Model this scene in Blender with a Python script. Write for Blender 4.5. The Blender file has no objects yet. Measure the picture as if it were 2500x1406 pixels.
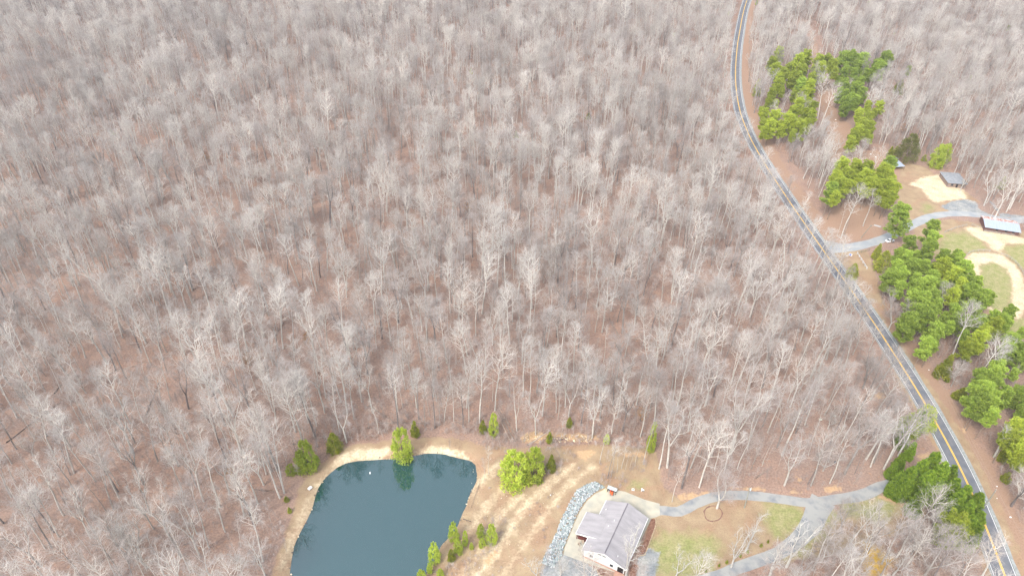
import bpy, math, random
import numpy as np
from mathutils import Vector, Matrix, Euler

# ------------------------------------------------------------------ camera
SC = bpy.context.scene
COL = SC.collection
FPX, PITCH, ROLL, CAMH = 1734.0, math.radians(37.0), math.radians(-1.3), 181.6
SP, CP = math.sin(PITCH), math.cos(PITCH)
CR, SR = math.cos(ROLL), math.sin(ROLL)
right, fwd, down = Vector((1, 0, 0)), Vector((0, CP, -SP)), Vector((0, -SP, -CP))
xa = right * CR + down * SR
da = -right * SR + down * CR
cd = bpy.data.cameras.new("camera"); cam = bpy.data.objects.new("camera", cd); COL.objects.link(cam)
M = Matrix.Identity(4)
for i in range(3):
    M[i][0], M[i][1], M[i][2] = xa[i], -da[i], -fwd[i]
M[2][3] = CAMH
cam.matrix_world = M
cd.sensor_width = 36.0; cd.lens = FPX / 2500 * 36.0; cd.clip_start = 1.0; cd.clip_end = 20000
SC.camera = cam

# ------------------------------------------------------------------ sky, sun, exposure
W = bpy.data.worlds.new("World"); SC.world = W; W.use_nodes = True
wn, wl = W.node_tree.nodes, W.node_tree.links
SUN_EL, SUN_AZ = math.radians(48), math.radians(215)      # azimuth the light comes from, clockwise from +y
sky = wn.new('ShaderNodeTexSky'); sky.sky_type = 'NISHITA'; sky.sun_disc = False
sky.sun_elevation = SUN_EL; sky.sun_rotation = SUN_AZ; sky.dust_density = 3.0; sky.air_density = 1.2
hsv = wn.new('ShaderNodeHueSaturation'); hsv.inputs['Saturation'].default_value = 0.42
wl.new(sky.outputs[0], hsv.inputs['Color']); wl.new(hsv.outputs[0], wn['Background'].inputs[0])
wn['Background'].inputs[1].default_value = 0.15
sd = bpy.data.lights.new("sun", 'SUN'); sd.energy = 1.05; sd.angle = math.radians(14); sd.color = (1.0, 0.95, 0.88)
so = bpy.data.objects.new("sun", sd); COL.objects.link(so)
sdir = Vector((math.sin(SUN_AZ) * math.cos(SUN_EL), math.cos(SUN_AZ) * math.cos(SUN_EL), math.sin(SUN_EL)))
so.rotation_euler = sdir.to_track_quat('Z', 'Y').to_euler(); so.location = (0, 0, 300)
SC.view_settings.view_transform = 'Standard'; SC.view_settings.look = 'None'
SC.view_settings.exposure = 1.50; SC.view_settings.gamma = 1.0; SC.view_settings.use_curve_mapping = False
SC.cycles.use_adaptive_sampling = False; SC.cycles.max_bounces = 3; SC.cycles.diffuse_bounces = 2; SC.cycles.glossy_bounces = 2
SC.cycles.transmission_bounces = 2; SC.cycles.volume_bounces = 0; SC.cycles.use_denoising = True; SC.cycles.denoiser = 'OPENIMAGEDENOISE'; SC.cycles.denoising_prefilter = 'NONE'; SC.cycles.denoising_input_passes = 'RGB_ALBEDO_NORMAL'
SC.cycles.caustics_reflective = False; SC.cycles.caustics_refractive = False

# ------------------------------------------------------------------ helpers
rng = np.random.default_rng(7); random.seed(7)
def P(px, py, z=0.0):
    """ground point (or point at height z) seen at pixel px,py of the 2500 px photograph"""
    x = (px - 1250) / FPX; y = (py - 703) / FPX
    x, y = x * CR - y * SR, x * SR + y * CR
    d = (x, CP - y * SP, -SP - y * CP); t = (CAMH - z) / -d[2]
    return Vector((d[0] * t, d[1] * t, z))
def proj(v):
    X, Y, Z = v[0], v[1], v[2] - CAMH
    fw = Y * CP - Z * SP; dn = (-Y * SP - Z * CP) / fw; x = X / fw
    return 1250 + FPX * (x * CR + dn * SR), 703 + FPX * (-x * SR + dn * CR)
def proj_np(X, Y, Z):
    Z = Z - CAMH; fw = Y * CP - Z * SP; dn = (-Y * SP - Z * CP) / fw; x = X / fw
    return 1250 + FPX * (x * CR + dn * SR), 703 + FPX * (-x * SR + dn * CR)
def R(ox, oy, s, pts): return [(ox + x / s, oy + y / s) for x, y in pts]
A1 = lambda *p: R(600, 950, 3.083, p)      # pond close-up
A2 = lambda *p: R(1150, 980, 3.3, p)       # house close-up
A3 = lambda *p: R(1600, 1000, 3.464, p)    # driveway close-up
A4 = lambda *p: R(2050, 950, 3.084, p)     # lower road close-up
A5 = lambda *p: R(2000, 300, 2.812, p)     # barn close-up
A6 = lambda *p: R(1750, 0, 2.93, p)        # upper pines close-up
A7 = lambda *p: R(2050, 700, 4.018, p)     # right roadside close-up
A8 = lambda *p: R(500, 800, 4.0175, p)
A9 = lambda *p: R(300, 1050, 3.95, p)
AH = lambda *p: R(1380, 1160, 5.714, p)    # house detail
AB = lambda *p: R(2380, 500, 11.717, p)    # barn detail
AS = lambda *p: R(2100, 340, 8.333, p)     # shed detail

def obj(name, me, parent=None, loc=None):
    o = bpy.data.objects.new(name, me); COL.objects.link(o)
    if parent is not None: o.parent = parent
    if loc is not None: o.location = loc
    return o
def tag(o, label=None, cat=None, group=None, kind=None):
    if label: o['label'] = label
    if cat: o['category'] = cat
    if group: o['group'] = group
    if kind: o['kind'] = kind
    return o
def thing(name, label, cat, loc=(0, 0, 0), rz=0.0, group=None, scale=None, tilt=(0, 0)):
    o = bpy.data.objects.new(name, None); COL.objects.link(o)
    o.location = loc; o.rotation_euler = (tilt[0], tilt[1], rz)
    if scale is not None: o.scale = scale if hasattr(scale, '__len__') else (scale,) * 3
    o.empty_display_size = 0.5
    return tag(o, label, cat, group)

class MB:
    def __init__(s): s.v = []; s.f = []; s.m = []; s.mi = 0
    def face(s, idx): s.f.append(tuple(idx)); s.m.append(s.mi)
    def quadpts(s, *pts):
        b = len(s.v); s.v += [tuple(p) for p in pts]; s.face(range(b, b + len(pts)))
    def box(s, x0, x1, y0, y1, z0, z1, mat=None):
        b = len(s.v)
        c = [(x0, y0, z0), (x1, y0, z0), (x1, y1, z0), (x0, y1, z0), (x0, y0, z1), (x1, y0, z1), (x1, y1, z1), (x0, y1, z1)]
        if mat is not None: c = [tuple(mat @ Vector(p)) for p in c]
        s.v += c
        for q in ((0, 3, 2, 1), (4, 5, 6, 7), (0, 1, 5, 4), (1, 2, 6, 5), (2, 3, 7, 6), (3, 0, 4, 7)): s.face([b + i for i in q])
    def prism(s, poly, z0, z1):
        b = len(s.v); n = len(poly)
        s.v += [(p[0], p[1], z0) for p in poly] + [(p[0], p[1], z1) for p in poly]
        s.face(range(b + n, b + 2 * n)); s.face(reversed(range(b, b + n)))
        for i in range(n): s.face((b + i, b + (i + 1) % n, b + n + (i + 1) % n, b + n + i))
    def hull(s, pts_top, th):
        """slab: polygon of 3-D points with thickness th downwards"""
        b = len(s.v); n = len(pts_top)
        s.v += [tuple(p) for p in pts_top] + [(p[0], p[1], p[2] - th) for p in pts_top]
        s.face(range(b, b + n)); s.face(reversed(range(b + n, b + 2 * n)))
        for i in range(n): s.face((b + (i + 1) % n, b + i, b + n + i, b + n + (i + 1) % n))
    def tube(s, pts, rad, n=6, cap=False):
        pts = [np.asarray(p, float) for p in pts]; b = len(s.v)
        k = len(pts); tip = rad[-1] <= 0
        for i, p in enumerate(pts):
            d = pts[min(i + 1, k - 1)] - pts[max(i - 1, 0)]; L = math.sqrt(d @ d) or 1; d = d / L
            a = np.array((0, 0, 1.)) if abs(d[2]) < 0.8 else np.array((1., 0, 0))
            u = np.cross(d, a); u /= math.sqrt(u @ u); w = np.cross(d, u)
            if tip and i == k - 1: s.v.append(tuple(p)); continue
            for j in range(n):
                t = 2 * math.pi * j / n
                s.v.append(tuple(p + (u * math.cos(t) + w * math.sin(t)) * rad[i]))
        for i in range(k - 1):
            for j in range(n):
                a0, a1 = b + i * n + j, b + i * n + (j + 1) % n
                if tip and i == k - 2: s.face((a0, a1, b + (k - 1) * n))
                else: s.face((a0, a1, a1 + n, a0 + n))
        if cap and not tip: s.face(reversed(range(b + (k - 1) * n, b + k * n))); s.face(range(b, b + n))
    def build(s, name, mats, parent=None, smooth=False, loc=None):
        me = s.mesh(name, mats, smooth); return obj(name, me, parent, loc)
    def mesh(s, name, mats, smooth=False):
        me = bpy.data.meshes.new(name); me.from_pydata(s.v, [], s.f)
        for m in (mats if isinstance(mats, (list, tuple)) else [mats]): me.materials.append(m)
        if any(s.m): me.polygons.foreach_set('material_index', s.m)
        if smooth: me.polygons.foreach_set('use_smooth', [True] * len(s.f))
        me.update(); return me

# ------------------------------------------------------------------ materials
def mat(name, col, rough=0.9, spec=0.2, metal=0.0, var=0.0, scale=1.0, col2=None, thr=(0.35, 0.65), rand=0.0, coords='Object', bump=0.0, transl=0.0, stretch=None):
    """procedural material: col mixed to col2 by noise, with value variation and per-object random value"""
    m = bpy.data.materials.new(name); m.use_nodes = True
    n, l = m.node_tree.nodes, m.node_tree.links; b = n['Principled BSDF']
    b.inputs['Roughness'].default_value = rough; b.inputs['Specular IOR Level'].default_value = spec; b.inputs['Metallic'].default_value = metal
    tc = n.new('ShaderNodeTexCoord'); mp = n.new('ShaderNodeMapping')
    if stretch: mp.inputs['Scale'].default_value = stretch
    l.new(tc.outputs[coords], mp.inputs[0])
    nz = n.new('ShaderNodeTexNoise'); nz.inputs['Scale'].default_value = scale; nz.inputs['Detail'].default_value = 6; l.new(mp.outputs[0], nz.inputs[0])
    mr = n.new('ShaderNodeMapRange'); mr.inputs[1].default_value, mr.inputs[2].default_value = thr; l.new(nz.outputs[0], mr.inputs[0])
    mx = n.new('ShaderNodeMix'); mx.data_type = 'RGBA'; l.new(mr.outputs[0], mx.inputs[0])
    mx.inputs[6].default_value = (*col, 1); mx.inputs[7].default_value = (*(col2 or [c * (1 - var) for c in col]), 1)
    out = mx.outputs[2]
    if rand:
        oi = n.new('ShaderNodeObjectInfo'); r2 = n.new('ShaderNodeMapRange'); r2.inputs[3].default_value = 1 - rand; r2.inputs[4].default_value = 1 + rand
        l.new(oi.outputs['Random'], r2.inputs[0]); m2 = n.new('ShaderNodeMix'); m2.data_type = 'RGBA'; m2.blend_type = 'MULTIPLY'; m2.inputs[0].default_value = 1
        l.new(out, m2.inputs[6]); l.new(r2.outputs[0], m2.inputs[7]); out = m2.outputs[2]
    l.new(out, b.inputs['Base Color'])
    if bump:
        bp = n.new('ShaderNodeBump'); bp.inputs['Strength'].default_value = bump; bp.inputs['Distance'].default_value = 0.1
        l.new(nz.outputs[0], bp.inputs['Height']); l.new(bp.outputs[0], b.inputs['Normal'])
    if transl:
        tr = n.new('ShaderNodeBsdfTranslucent'); l.new(out, tr.inputs[0]); ms = n.new('ShaderNodeMixShader'); ms.inputs[0].default_value = transl
        l.new(b.outputs[0], ms.inputs[1]); l.new(tr.outputs[0], ms.inputs[2]); l.new(ms.outputs[0], n['Material Output'].inputs[0])
    return m
def bark(name, light, dark, bias):
    """bark whose tone differs from tree to tree (bias: share of dark trees), mottled along the stem"""
    m = bpy.data.materials.new(name); m.use_nodes = True
    n, l = m.node_tree.nodes, m.node_tree.links; b = n['Principled BSDF']; b.inputs['Roughness'].default_value = 0.95; b.inputs['Specular IOR Level'].default_value = 0.1
    oi = n.new('ShaderNodeObjectInfo'); mr = n.new('ShaderNodeMapRange'); mr.inputs[1].default_value = bias[0]; mr.inputs[2].default_value = bias[1]
    l.new(oi.outputs['Random'], mr.inputs[0])
    mx = n.new('ShaderNodeMix'); mx.data_type = 'RGBA'; mx.inputs[6].default_value = (*dark, 1); mx.inputs[7].default_value = (*light, 1); l.new(mr.outputs[0], mx.inputs[0])
    tc = n.new('ShaderNodeTexCoord'); nz = n.new('ShaderNodeTexNoise'); nz.inputs['Scale'].default_value = 1.1; nz.inputs['Detail'].default_value = 5
    l.new(tc.outputs['Object'], nz.inputs[0]); r2 = n.new('ShaderNodeMapRange'); r2.inputs[1].default_value = .3; r2.inputs[2].default_value = .7; r2.inputs[3].default_value = .72; r2.inputs[4].default_value = 1.12
    l.new(nz.outputs[0], r2.inputs[0]); m2 = n.new('ShaderNodeMix'); m2.data_type = 'RGBA'; m2.blend_type = 'MULTIPLY'; m2.inputs[0].default_value = 1
    n3 = n.new('ShaderNodeTexNoise'); n3.inputs['Scale'].default_value = .018; n3.inputs['Detail'].default_value = 4; l.new(oi.outputs['Location'], n3.inputs[0])
    r3 = n.new('ShaderNodeMapRange'); r3.inputs[1].default_value = .36; r3.inputs[2].default_value = .64; r3.inputs[3].default_value = .82; r3.inputs[4].default_value = 1.10; l.new(n3.outputs[0], r3.inputs[0])
    mm = n.new('ShaderNodeMath'); mm.operation = 'MULTIPLY'; l.new(r2.outputs[0], mm.inputs[0]); l.new(r3.outputs[0], mm.inputs[1])
    l.new(mx.outputs[2], m2.inputs[6]); l.new(mm.outputs[0], m2.inputs[7]); l.new(m2.outputs[2], b.inputs['Base Color'])
    return m
M_TRUNK = bark('pale_bark', (.52, .49, .445), (.17, .15, .145), (0.04, .42))
M_TWIG = bark('tan_grey_twigs', (.445, .405, .37), (.345, .305, .285), (0.0, .8))
M_TWIG2 = bark('pale_grey_twigs', (.48, .455, .43), (.36, .33, .315), (0.0, .8))
M_LIMB = bark('pale_limbs', (.60, .555, .50), (.30, .26, .24), (0.0, .7))
M_WHITEBARK = bark('white_bark', (.56, .54, .50), (.42, .40, .37), (0.0, .9))
M_BRUSH = bark('brush_twigs', (.43, .37, .34), (.31, .25, .225), (0.0, .9))
M_PINEBARK = mat('pine_bark', (.17, .13, .105), col2=(.25, .20, .16), scale=3, rand=.2)
M_LOG = mat('log_bark', (.33, .28, .23), col2=(.15, .12, .105), scale=1.5, rand=.35)
M_DEADLOG = mat('dark_log', (.10, .085, .08), col2=(.17, .14, .12), scale=1.5, rand=.3)
def foliage(name, c1, c2, rand=.24): return mat(name, c1, col2=c2, scale=1.3, rand=rand, rough=.75, spec=.2, transl=.38)
M_PINE = foliage('yellow_green_needles', (.50, .55, .070), (.25, .33, .042))
M_PINE2 = foliage('mid_green_needles', (.42, .52, .085), (.21, .31, .055))
M_CEDAR = foliage('cedar_foliage', (.42, .43, .055), (.22, .27, .04))
M_LEY = foliage('dense_evergreen_foliage', (.32, .43, .045), (.13, .23, .03), .24)
M_SOFT = foliage('soft_green_needles', (.52, .58, .085), (.31, .42, .055))
M_OLIVE = foliage('olive_foliage', (.25, .25, .075), (.16, .17, .05))
M_DRYLEAF = mat('dry_oak_leaves', (.42, .24, .11), col2=(.30, .17, .08), scale=2, rand=.15, transl=.3)
M_METALROOF = mat('pale_metal_roof', (.33, .38, .45), col2=(.27, .31, .37), rough=.45, spec=.5, scale=.6, stretch=(6, .5, 1))
M_ROOF = mat('grey_shingles', (.34, .322, .33), col2=(.25, .238, .245), rough=.9, scale=.55, thr=(.3, .75), stretch=(.35, 1.3, 1))
M_WHITE = mat('white_siding', (.60, .61, .60), var=.14, scale=2, rough=.6)
M_TRIM = mat('white_trim', (.78, .78, .78), var=.05, rough=.5)
M_BRICK = mat('pink_brick', (.36, .19, .14), col2=(.45, .28, .21), scale=5)
M_DARK = mat('dark_opening', (.015, .014, .016), var=.3, rough=.5)
M_GLASSD = mat('window_glass', (.03, .04, .05), var=.3, rough=.1, spec=.6)
M_REDWOOD = mat('red_brown_wood', (.14, .045, .035), col2=(.10, .03, .025), scale=3)
M_POLE = mat('weathered_pole', (.30, .31, .27), col2=(.22, .22, .19), scale=2, stretch=(3, 3, .4))
M_WIRE = mat('grey_wire', (.35, .30, .26), var=.2)
M_ASPH = None

# ------------------------------------------------------------------ road centre line
ctr_px = [(1819, 0), (1803.6, 85), (1791, 185), (1801, 259), (1823, 324), (1859, 389), (1917, 478), (2001, 600), (2054, 672.6), (2098, 738), (2142, 800),
          (2189.4, 874), (2241.6, 956), (2286.7, 1032.7), (2335, 1122), (2370, 1194), (2418, 1313), (2453.7, 1406)]
ctr = [np.array(P(*p)[:2]) for p in ctr_px]
ctr = [ctr[0] + (ctr[0] - ctr[1]) / np.linalg.norm(ctr[0] - ctr[1]) * d + np.array((s, 0)) for d, s in ((500, 60), (200, 15))] + ctr
d_ = ctr[-1] - ctr[-2]; d_ /= np.linalg.norm(d_); ctr += [ctr[-1] + d_ * 30, ctr[-1] + d_ * 110]
def catmull(pts, step=3.0, smooth=0):
    pts = [np.asarray(p, float) for p in pts]
    for _ in range(smooth): pts = [pts[0]] + [pts[i - 1] * .2 + pts[i] * .6 + pts[i + 1] * .2 for i in range(1, len(pts) - 1)] + [pts[-1]]
    q = [2 * pts[0] - pts[1]] + pts + [2 * pts[-1] - pts[-2]]; out = []
    for i in range(1, len(q) - 2):
        n = max(2, int(np.linalg.norm(q[i + 1] - q[i]) / step))
        for k in range(n):
            t = k / n
            out.append(.5 * (2 * q[i] + (q[i + 1] - q[i - 1]) * t + (2 * q[i - 1] - 5 * q[i] + 4 * q[i + 1] - q[i + 2]) * t * t + (3 * q[i] - q[i - 1] - 3 * q[i + 1] + q[i + 2]) * t ** 3))
    out.append(pts[-1]); return np.array(out)
ROAD = catmull(ctr, 4.0, 1)
def normals(L):
    t = np.gradient(L, axis=0); t /= np.linalg.norm(t, axis=1)[:, None]
    return np.stack([t[:, 1], -t[:, 0]], 1)          # to the right of travel direction
def strip(name, L, a, b, z, m, th=0.0, jag=0.0, step=None, zfun=None):
    """ribbon between offsets a and b of line L"""
    N = normals(L); n = len(L); a = np.broadcast_to(a, n) + (rng.normal(0, jag, n) if jag else 0); b = np.broadcast_to(b, n) + (rng.normal(0, jag, n) if jag else 0)
    mb = MB(); lo, hi = L + N * a[:, None], L + N * b[:, None]
    for i in range(n): mb.v += [(*lo[i], z), (*hi[i], z)]
    for i in range(n - 1): mb.face((2 * i, 2 * i + 1, 2 * i + 3, 2 * i + 2))
    if th:
        k = len(mb.v)
        for i in range(n): mb.v += [(*lo[i], z - th), (*hi[i], z - th)]
        for i in range(n - 1):
            mb.face((2 * i, 2 * i + 2, k + 2 * i + 2, k + 2 * i)); mb.face((2 * i + 1, k + 2 * i + 1, k + 2 * i + 3, 2 * i + 3))
    me = mb.mesh(name, m)
    if me.polygons[0].normal.z < 0: me.flip_normals()
    return me

def seg_dist(X, Y, L):
    """distance and signed side (positive right) of points to polyline L"""
    best = np.full(X.shape, 1e9); side = np.zeros(X.shape)
    for i in range(len(L) - 1):
        a, d = L[i], L[i + 1] - L[i]; q = d @ d
        t = np.clip(((X - a[0]) * d[0] + (Y - a[1]) * d[1]) / q, 0, 1)
        ex, ey = X - a[0] - t * d[0], Y - a[1] - t * d[1]; dd = np.hypot(ex, ey); m = dd < best
        best = np.where(m, dd, best); side = np.where(m, np.sign(ex * d[1] - ey * d[0]), side)
    return best, side
def sdf(X, Y, poly):
    """signed distance to polygon, positive inside (far outside points: -99)"""
    poly = np.asarray(poly, float); out = np.full(X.shape, -99.0)
    lo, hi = poly.min(0) - 12, poly.max(0) + 12
    m = (X > lo[0]) & (X < hi[0]) & (Y > lo[1]) & (Y < hi[1])
    if not m.any(): return out
    x, y = X[m], Y[m]; best = np.full(x.shape, 1e9); ins = np.zeros(x.shape, bool); n = len(poly)
    for i in range(n):
        a, b = poly[i], poly[(i + 1) % n]; d = b - a
        t = np.clip(((x - a[0]) * d[0] + (y - a[1]) * d[1]) / (d @ d + 1e-9), 0, 1)
        best = np.minimum(best, np.hypot(x - a[0] - t * d[0], y - a[1] - t * d[1]))
        c = (a[1] > y) != (b[1] > y); xi = a[0] + (y - a[1]) * d[0] / (d[1] if abs(d[1]) > 1e-9 else 1e-9)
        ins ^= c & (x < xi)
    out[m] = np.where(ins, best, -best); return out
def W2(pts, z=0.0): return [tuple(P(x, y, z)[:2]) for x, y in pts]

# ------------------------------------------------------------------ ground zones (outlines on the ground)
WATER_Z = -0.7
shore = W2(A1((335, 1406), (345, 1300), (370, 1180), (400, 1100), (440, 1030), (480, 950), (510, 880), (530, 800), (550, 740), (590, 680), (640, 630), (690, 590), (750, 560), (850, 540),
    (960, 535), (1060, 528), (1180, 520), (1260, 505), (1340, 487), (1420, 485), (1500, 492), (1560, 510), (1620, 525), (1690, 540), (1725, 570), (1738, 640), (1735, 690), (1710, 740), (1680, 800),
    (1660, 870), (1625, 940), (1600, 1010), (1560, 1080), (1510, 1130), (1470, 1170), (1440, 1240), (1400, 1320), (1340, 1406)), WATER_Z) \
    + W2([(960, 1490), (820, 1530), (720, 1500)], WATER_Z)
pads = {}
Z = {}   # zone name -> list of polygons
Z['dry'] = [W2(A1((200, 1420), (230, 1250), (290, 1130), (330, 1000), (360, 900), (400, 760), (440, 680), (520, 600), (620, 510), (700, 450), (800, 420), (950, 405), (1080, 380), (1250, 375), (1400, 360),
      (1560, 365), (1700, 400), (1850, 430), (1960, 440), (2150, 600), (2150, 1420)) + [(1240, 1600), (600, 1600)]),
    W2(A2((0, 400), (150, 440), (280, 450), (640, 415), (780, 395), (1000, 370), (1250, 385), (1440, 420), (1500, 560), (1570, 700), (1680, 790), (1900, 800), (1900, 900), (1400, 1000), (600, 1420), (0, 1600))),
    W2(A3((-100, 900), (420, 790), (600, 750), (900, 750), (1240, 800), (1280, 900), (1200, 1010), (1000, 1150), (560, 1406), (-60, 1500))),
    W2(A3((1270, 1000), (1450, 850), (1905, 740), (2200, 720), (2300, 900), (1950, 1100), (1300, 1250), (1000, 1300))),
    W2(A5((400, 230), (720, 300), (860, 400), (1000, 470), (1100, 540), (900, 620), (680, 740), (530, 600), (560, 330))),
    W2(A5((640, 720), (900, 660), (1500, 760), (1500, 1450), (1150, 1420), (1000, 1200), (900, 960), (700, 900))),
    W2(A5((90, 880), (330, 870), (420, 1140), (470, 1300), (300, 1200)))]
Z['sand'] = [W2(A1((690, 545), (700, 500), (850, 450), (1080, 440), (1090, 480), (1000, 520), (850, 530), (740, 555))), W2(A1((1290, 470), (1360, 435), (1500, 430), (1640, 480), (1690, 530), (1500, 485), (1350, 480))),
    W2(A5((720, 370), (850, 350), (870, 420), (990, 460), (1010, 520), (780, 545), (700, 450), (620, 425))),
    W2(A5((1000, 720), (1130, 715), (1400, 790), (1500, 790), (1500, 830), (1270, 830), (1240, 890), (1180, 870), (1150, 820), (1060, 780))),
    W2(A5((990, 940), (1040, 900), (1150, 890), (1260, 910), (1340, 970), (1410, 1080), (1420, 1250), (1370, 1340), (1290, 1345), (1180, 1300), (1100, 1180), (1040, 1080)))]
Z['sandcut'] = [W2(A5((1100, 970), (1190, 955), (1290, 1000), (1325, 1090), (1330, 1200), (1310, 1280), (1230, 1290), (1120, 1240), (1095, 1100)))]
Z['green'] = [W2(A3((-60, 1100), (60, 1040), (220, 1060), (400, 1040), (560, 1150), (500, 1330), (300, 1420), (-60, 1420))), W2(A3((-40, 1200), (120, 1160), (180, 1420), (-40, 1420))),
    W2(A3((900, 770), (1240, 810), (1270, 900), (1230, 1000), (1000, 1100), (940, 900))), W2(A3((1300, 1000), (1420, 880), (1500, 840), (1560, 900), (1400, 1100), (1280, 1230), (1100, 1260))),
    W2(A3((1550, 760), (1905, 740), (2100, 820), (1900, 950), (1600, 900))),
    W2(A5((860, 760), (1000, 750), (1100, 800), (1150, 860), (1000, 900), (900, 940), (800, 900))), W2(A5((1260, 850), (1500, 820), (1500, 1000), (1400, 1000), (1280, 900))), W2(A5((700, 600), (740, 550), (780, 570), (740, 620))),
    Z['sandcut'][0], W2(A5((1180, 1360), (1500, 1340), (1500, 1500), (1200, 1500))), W2(A2((1250, 660), (1380, 650), (1400, 680), (1260, 700)))]
Z['clay'] = [W2(A2((400, 300), (640, 255), (740, 250), (1060, 280), (1040, 300), (800, 285), (600, 285))), W2(A2((850, 400), (980, 385), (1010, 420), (930, 460), (840, 440))), W2(A2((1230, 410), (1400, 410), (1430, 450), (1250, 440))), W2(A2((290, 590), (430, 640), (500, 660), (420, 700), (300, 700))),
    W2(A2((380, 300), (440, 255), (540, 235), (610, 270), (560, 320), (430, 330))), W2(A2((780, 300), (800, 265), (900, 270), (985, 290), (980, 325), (860, 320))), W2(A2((1660, 770), (1815, 750), (1815, 800), (1700, 810))),
    W2(A3((180, 715), (420, 700), (480, 680), (460, 705), (250, 770))), W2(A3((640, 655), (860, 662), (980, 685), (860, 678), (640, 668))), W2(A3((1120, 690), (1240, 692), (1240, 702), (1120, 700))), W2(A3((1440, 655), (1600, 650), (1580, 680), (1450, 690))),
    W2(A3((1190, 560), (1240, 590), (1240, 610), (1200, 585))), W2(A4((290, 810), (430, 760), (570, 830), (600, 930), (420, 860))), W2(A4((600, 490), (700, 480), (680, 540), (600, 530))),
    W2(A7((350, 1060), (420, 1040), (440, 1080), (360, 1090))), W2(A4((900, 290), (950, 300), (940, 325))), W2(A2((100, 1300), (190, 1190), (200, 1210), (130, 1320)))]
Z['straw'] = [W2(A6((690, 200), (760, 560), (830, 560), (850, 800), (960, 900), (1010, 1080), (1150, 1080), (1350, 1180), (1300, 1400), (1100, 1300), (800, 1150), (780, 900), (730, 700), (640, 300))),
    W2(A5((10, 660), (140, 560), (260, 420), (420, 500), (440, 780), (60, 830))), W2(A2((290, 560), (440, 600), (480, 660), (300, 680))), W2(A3((410, 860), (440, 825), (500, 815), (550, 840), (562, 880), (540, 925), (480, 940), (430, 920)))]
Z['gravel'] = [W2(A5((830, 580), (900, 540), (1000, 525), (1080, 540), (1100, 600), (1200, 640), (1050, 625), (900, 610))), W2(A5((1160, 530), (1200, 550), (1240, 620), (1420, 640), (1420, 660), (1250, 650))),
    W2(A2((600, 1290), (740, 1225), (900, 1275), (1100, 1430), (500, 1500))), W2(A2((1330, 1250), (1430, 1170), (1520, 1220), (1490, 1330), (1500, 1500), (1330, 1500)))]
Z['mulch'] = [W2(AH((1190, 620), (1250, 590), (1257, 700), (1180, 940), (1100, 1110), (1000, 1130), (1100, 900))), W2(AH((430, 1260), (480, 1255), (560, 1330), (560, 1420), (470, 1380))),
    W2(AH((880, 1330), (930, 1230), (1010, 1230), (1020, 1300), (970, 1420), (880, 1420)))]
Z['moss'] = [W2(A3((1770, 1130), (1905, 1150), (2000, 1260), (1905, 1420), (1810, 1390), (1750, 1260)))]
RUTS = [(W2(A2((60, 1420), (150, 1270), (400, 880), (620, 670), (810, 520))), 1.2, .75), (W2(A2((240, 1420), (500, 1050), (760, 690), (1000, 520))), .8, .55), (W2(A1((270, 1330), (330, 1180), (430, 950), (500, 790), (600, 660), (700, 560))), 1.2, .5),
        (W2(A2((-20, 720), (80, 640), (200, 520), (290, 500))), 1.3, .7), (W2(A2((0, 1010), (120, 850), (240, 720))), 1.2, .55), (W2(A1((1640, 1400), (1800, 1180), (1900, 960), (2080, 800))), 1.0, .6)]
TRACK = W2(A2((0, 400), (280, 425), (640, 400), (1000, 385), (1440, 420), (1470, 540)))
DRIVE = catmull(W2(A3((-100, 905), (30, 850), (200, 860), (330, 795), (500, 735), (700, 722), (900, 735), (1100, 760), (1300, 785), (1500, 760), (1750, 720), (1905, 650), (2030, 610)) + [(2235, 1150), (2290, 1118), (2335, 1118)]), 2)
BRANCH = catmull(W2(A3((1420, 760), (1370, 850), (1340, 930), (1290, 1010), (1190, 1110), (1050, 1205), (900, 1265), (700, 1335), (550, 1400), (250, 1480), (-150, 1480))), 2)
FARM = catmull(W2(A5((60, 850), (180, 858), (300, 838), (430, 800), (560, 740), (680, 680), (760, 645), (900, 625), (1050, 630), (1200, 650), (1330, 672), (1500, 655), (1800, 640))), 2.5)

# ------------------------------------------------------------------ ground sheet
def lines(lo, hi, step, ext, g=1.25):
    a = list(np.arange(lo, hi + .01, step)); s = step * 2
    while a[-1] < ext: a.append(a[-1] + s); s *= g
    s = step * 2
    while a[0] > -ext: a.insert(0, a[0] - s); s *= g
    return np.array(a)
gx = lines(-200, 335, 1.0, 7000); gy = lines(92, 560, 1.0, 7000)
GX, GY = np.meshgrid(gx, gy); X, Y = GX.ravel(), GY.ravel()
wav = .6 * np.sin(X * .55) * np.sin(Y * .47 + 1) + .4 * np.sin(X * 1.3 + Y * .8) + .35 * np.sin(X * 2.1 - Y * 1.7 + 2)   # wobble for natural edges
def zone(name, soft=1.6, wob=.6):
    o = np.zeros(X.shape)
    for p in Z[name]: o = np.maximum(o, np.clip((sdf(X, Y, p) + wav * wob) / soft + .5, 0, 1))
    return o
sp_ = sdf(X, Y, shore)
GZ = np.where(sp_ < -3, 0, np.where(sp_ < 0, -(sp_ + 3) / 3 * .72, -.72 - np.minimum(sp_ * .35, 1.4)))
rd, rs = seg_dist(X, Y, ROAD)
off = -rd * rs          # positive on the paddock side
dry = zone('dry'); sand = zone('sand', 2.0); sand *= 1 - zone('sandcut', 1.5)
for L, w, a in RUTS:
    d, _ = seg_dist(X, Y, np.array(L)); sand = np.maximum(sand, a * np.clip((w - d + wav * .9) / 2.4 + .5, 0, 1))
d, _ = seg_dist(X, Y, np.array(TRACK)); dry = np.maximum(dry, np.clip((2.2 - d) / 1.5 + .5, 0, 1))
pxs, pys = proj_np(X, Y, np.zeros_like(X))
vr = np.clip((6.4 + 1.6 * np.clip((pys - 800) / 250, 0, 1) + wav * .8 - off) / 1.8, 0, 1) * (off > 0) * np.clip((pys - 520) / 120, 0, 1)        # grass verge, right side
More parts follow.
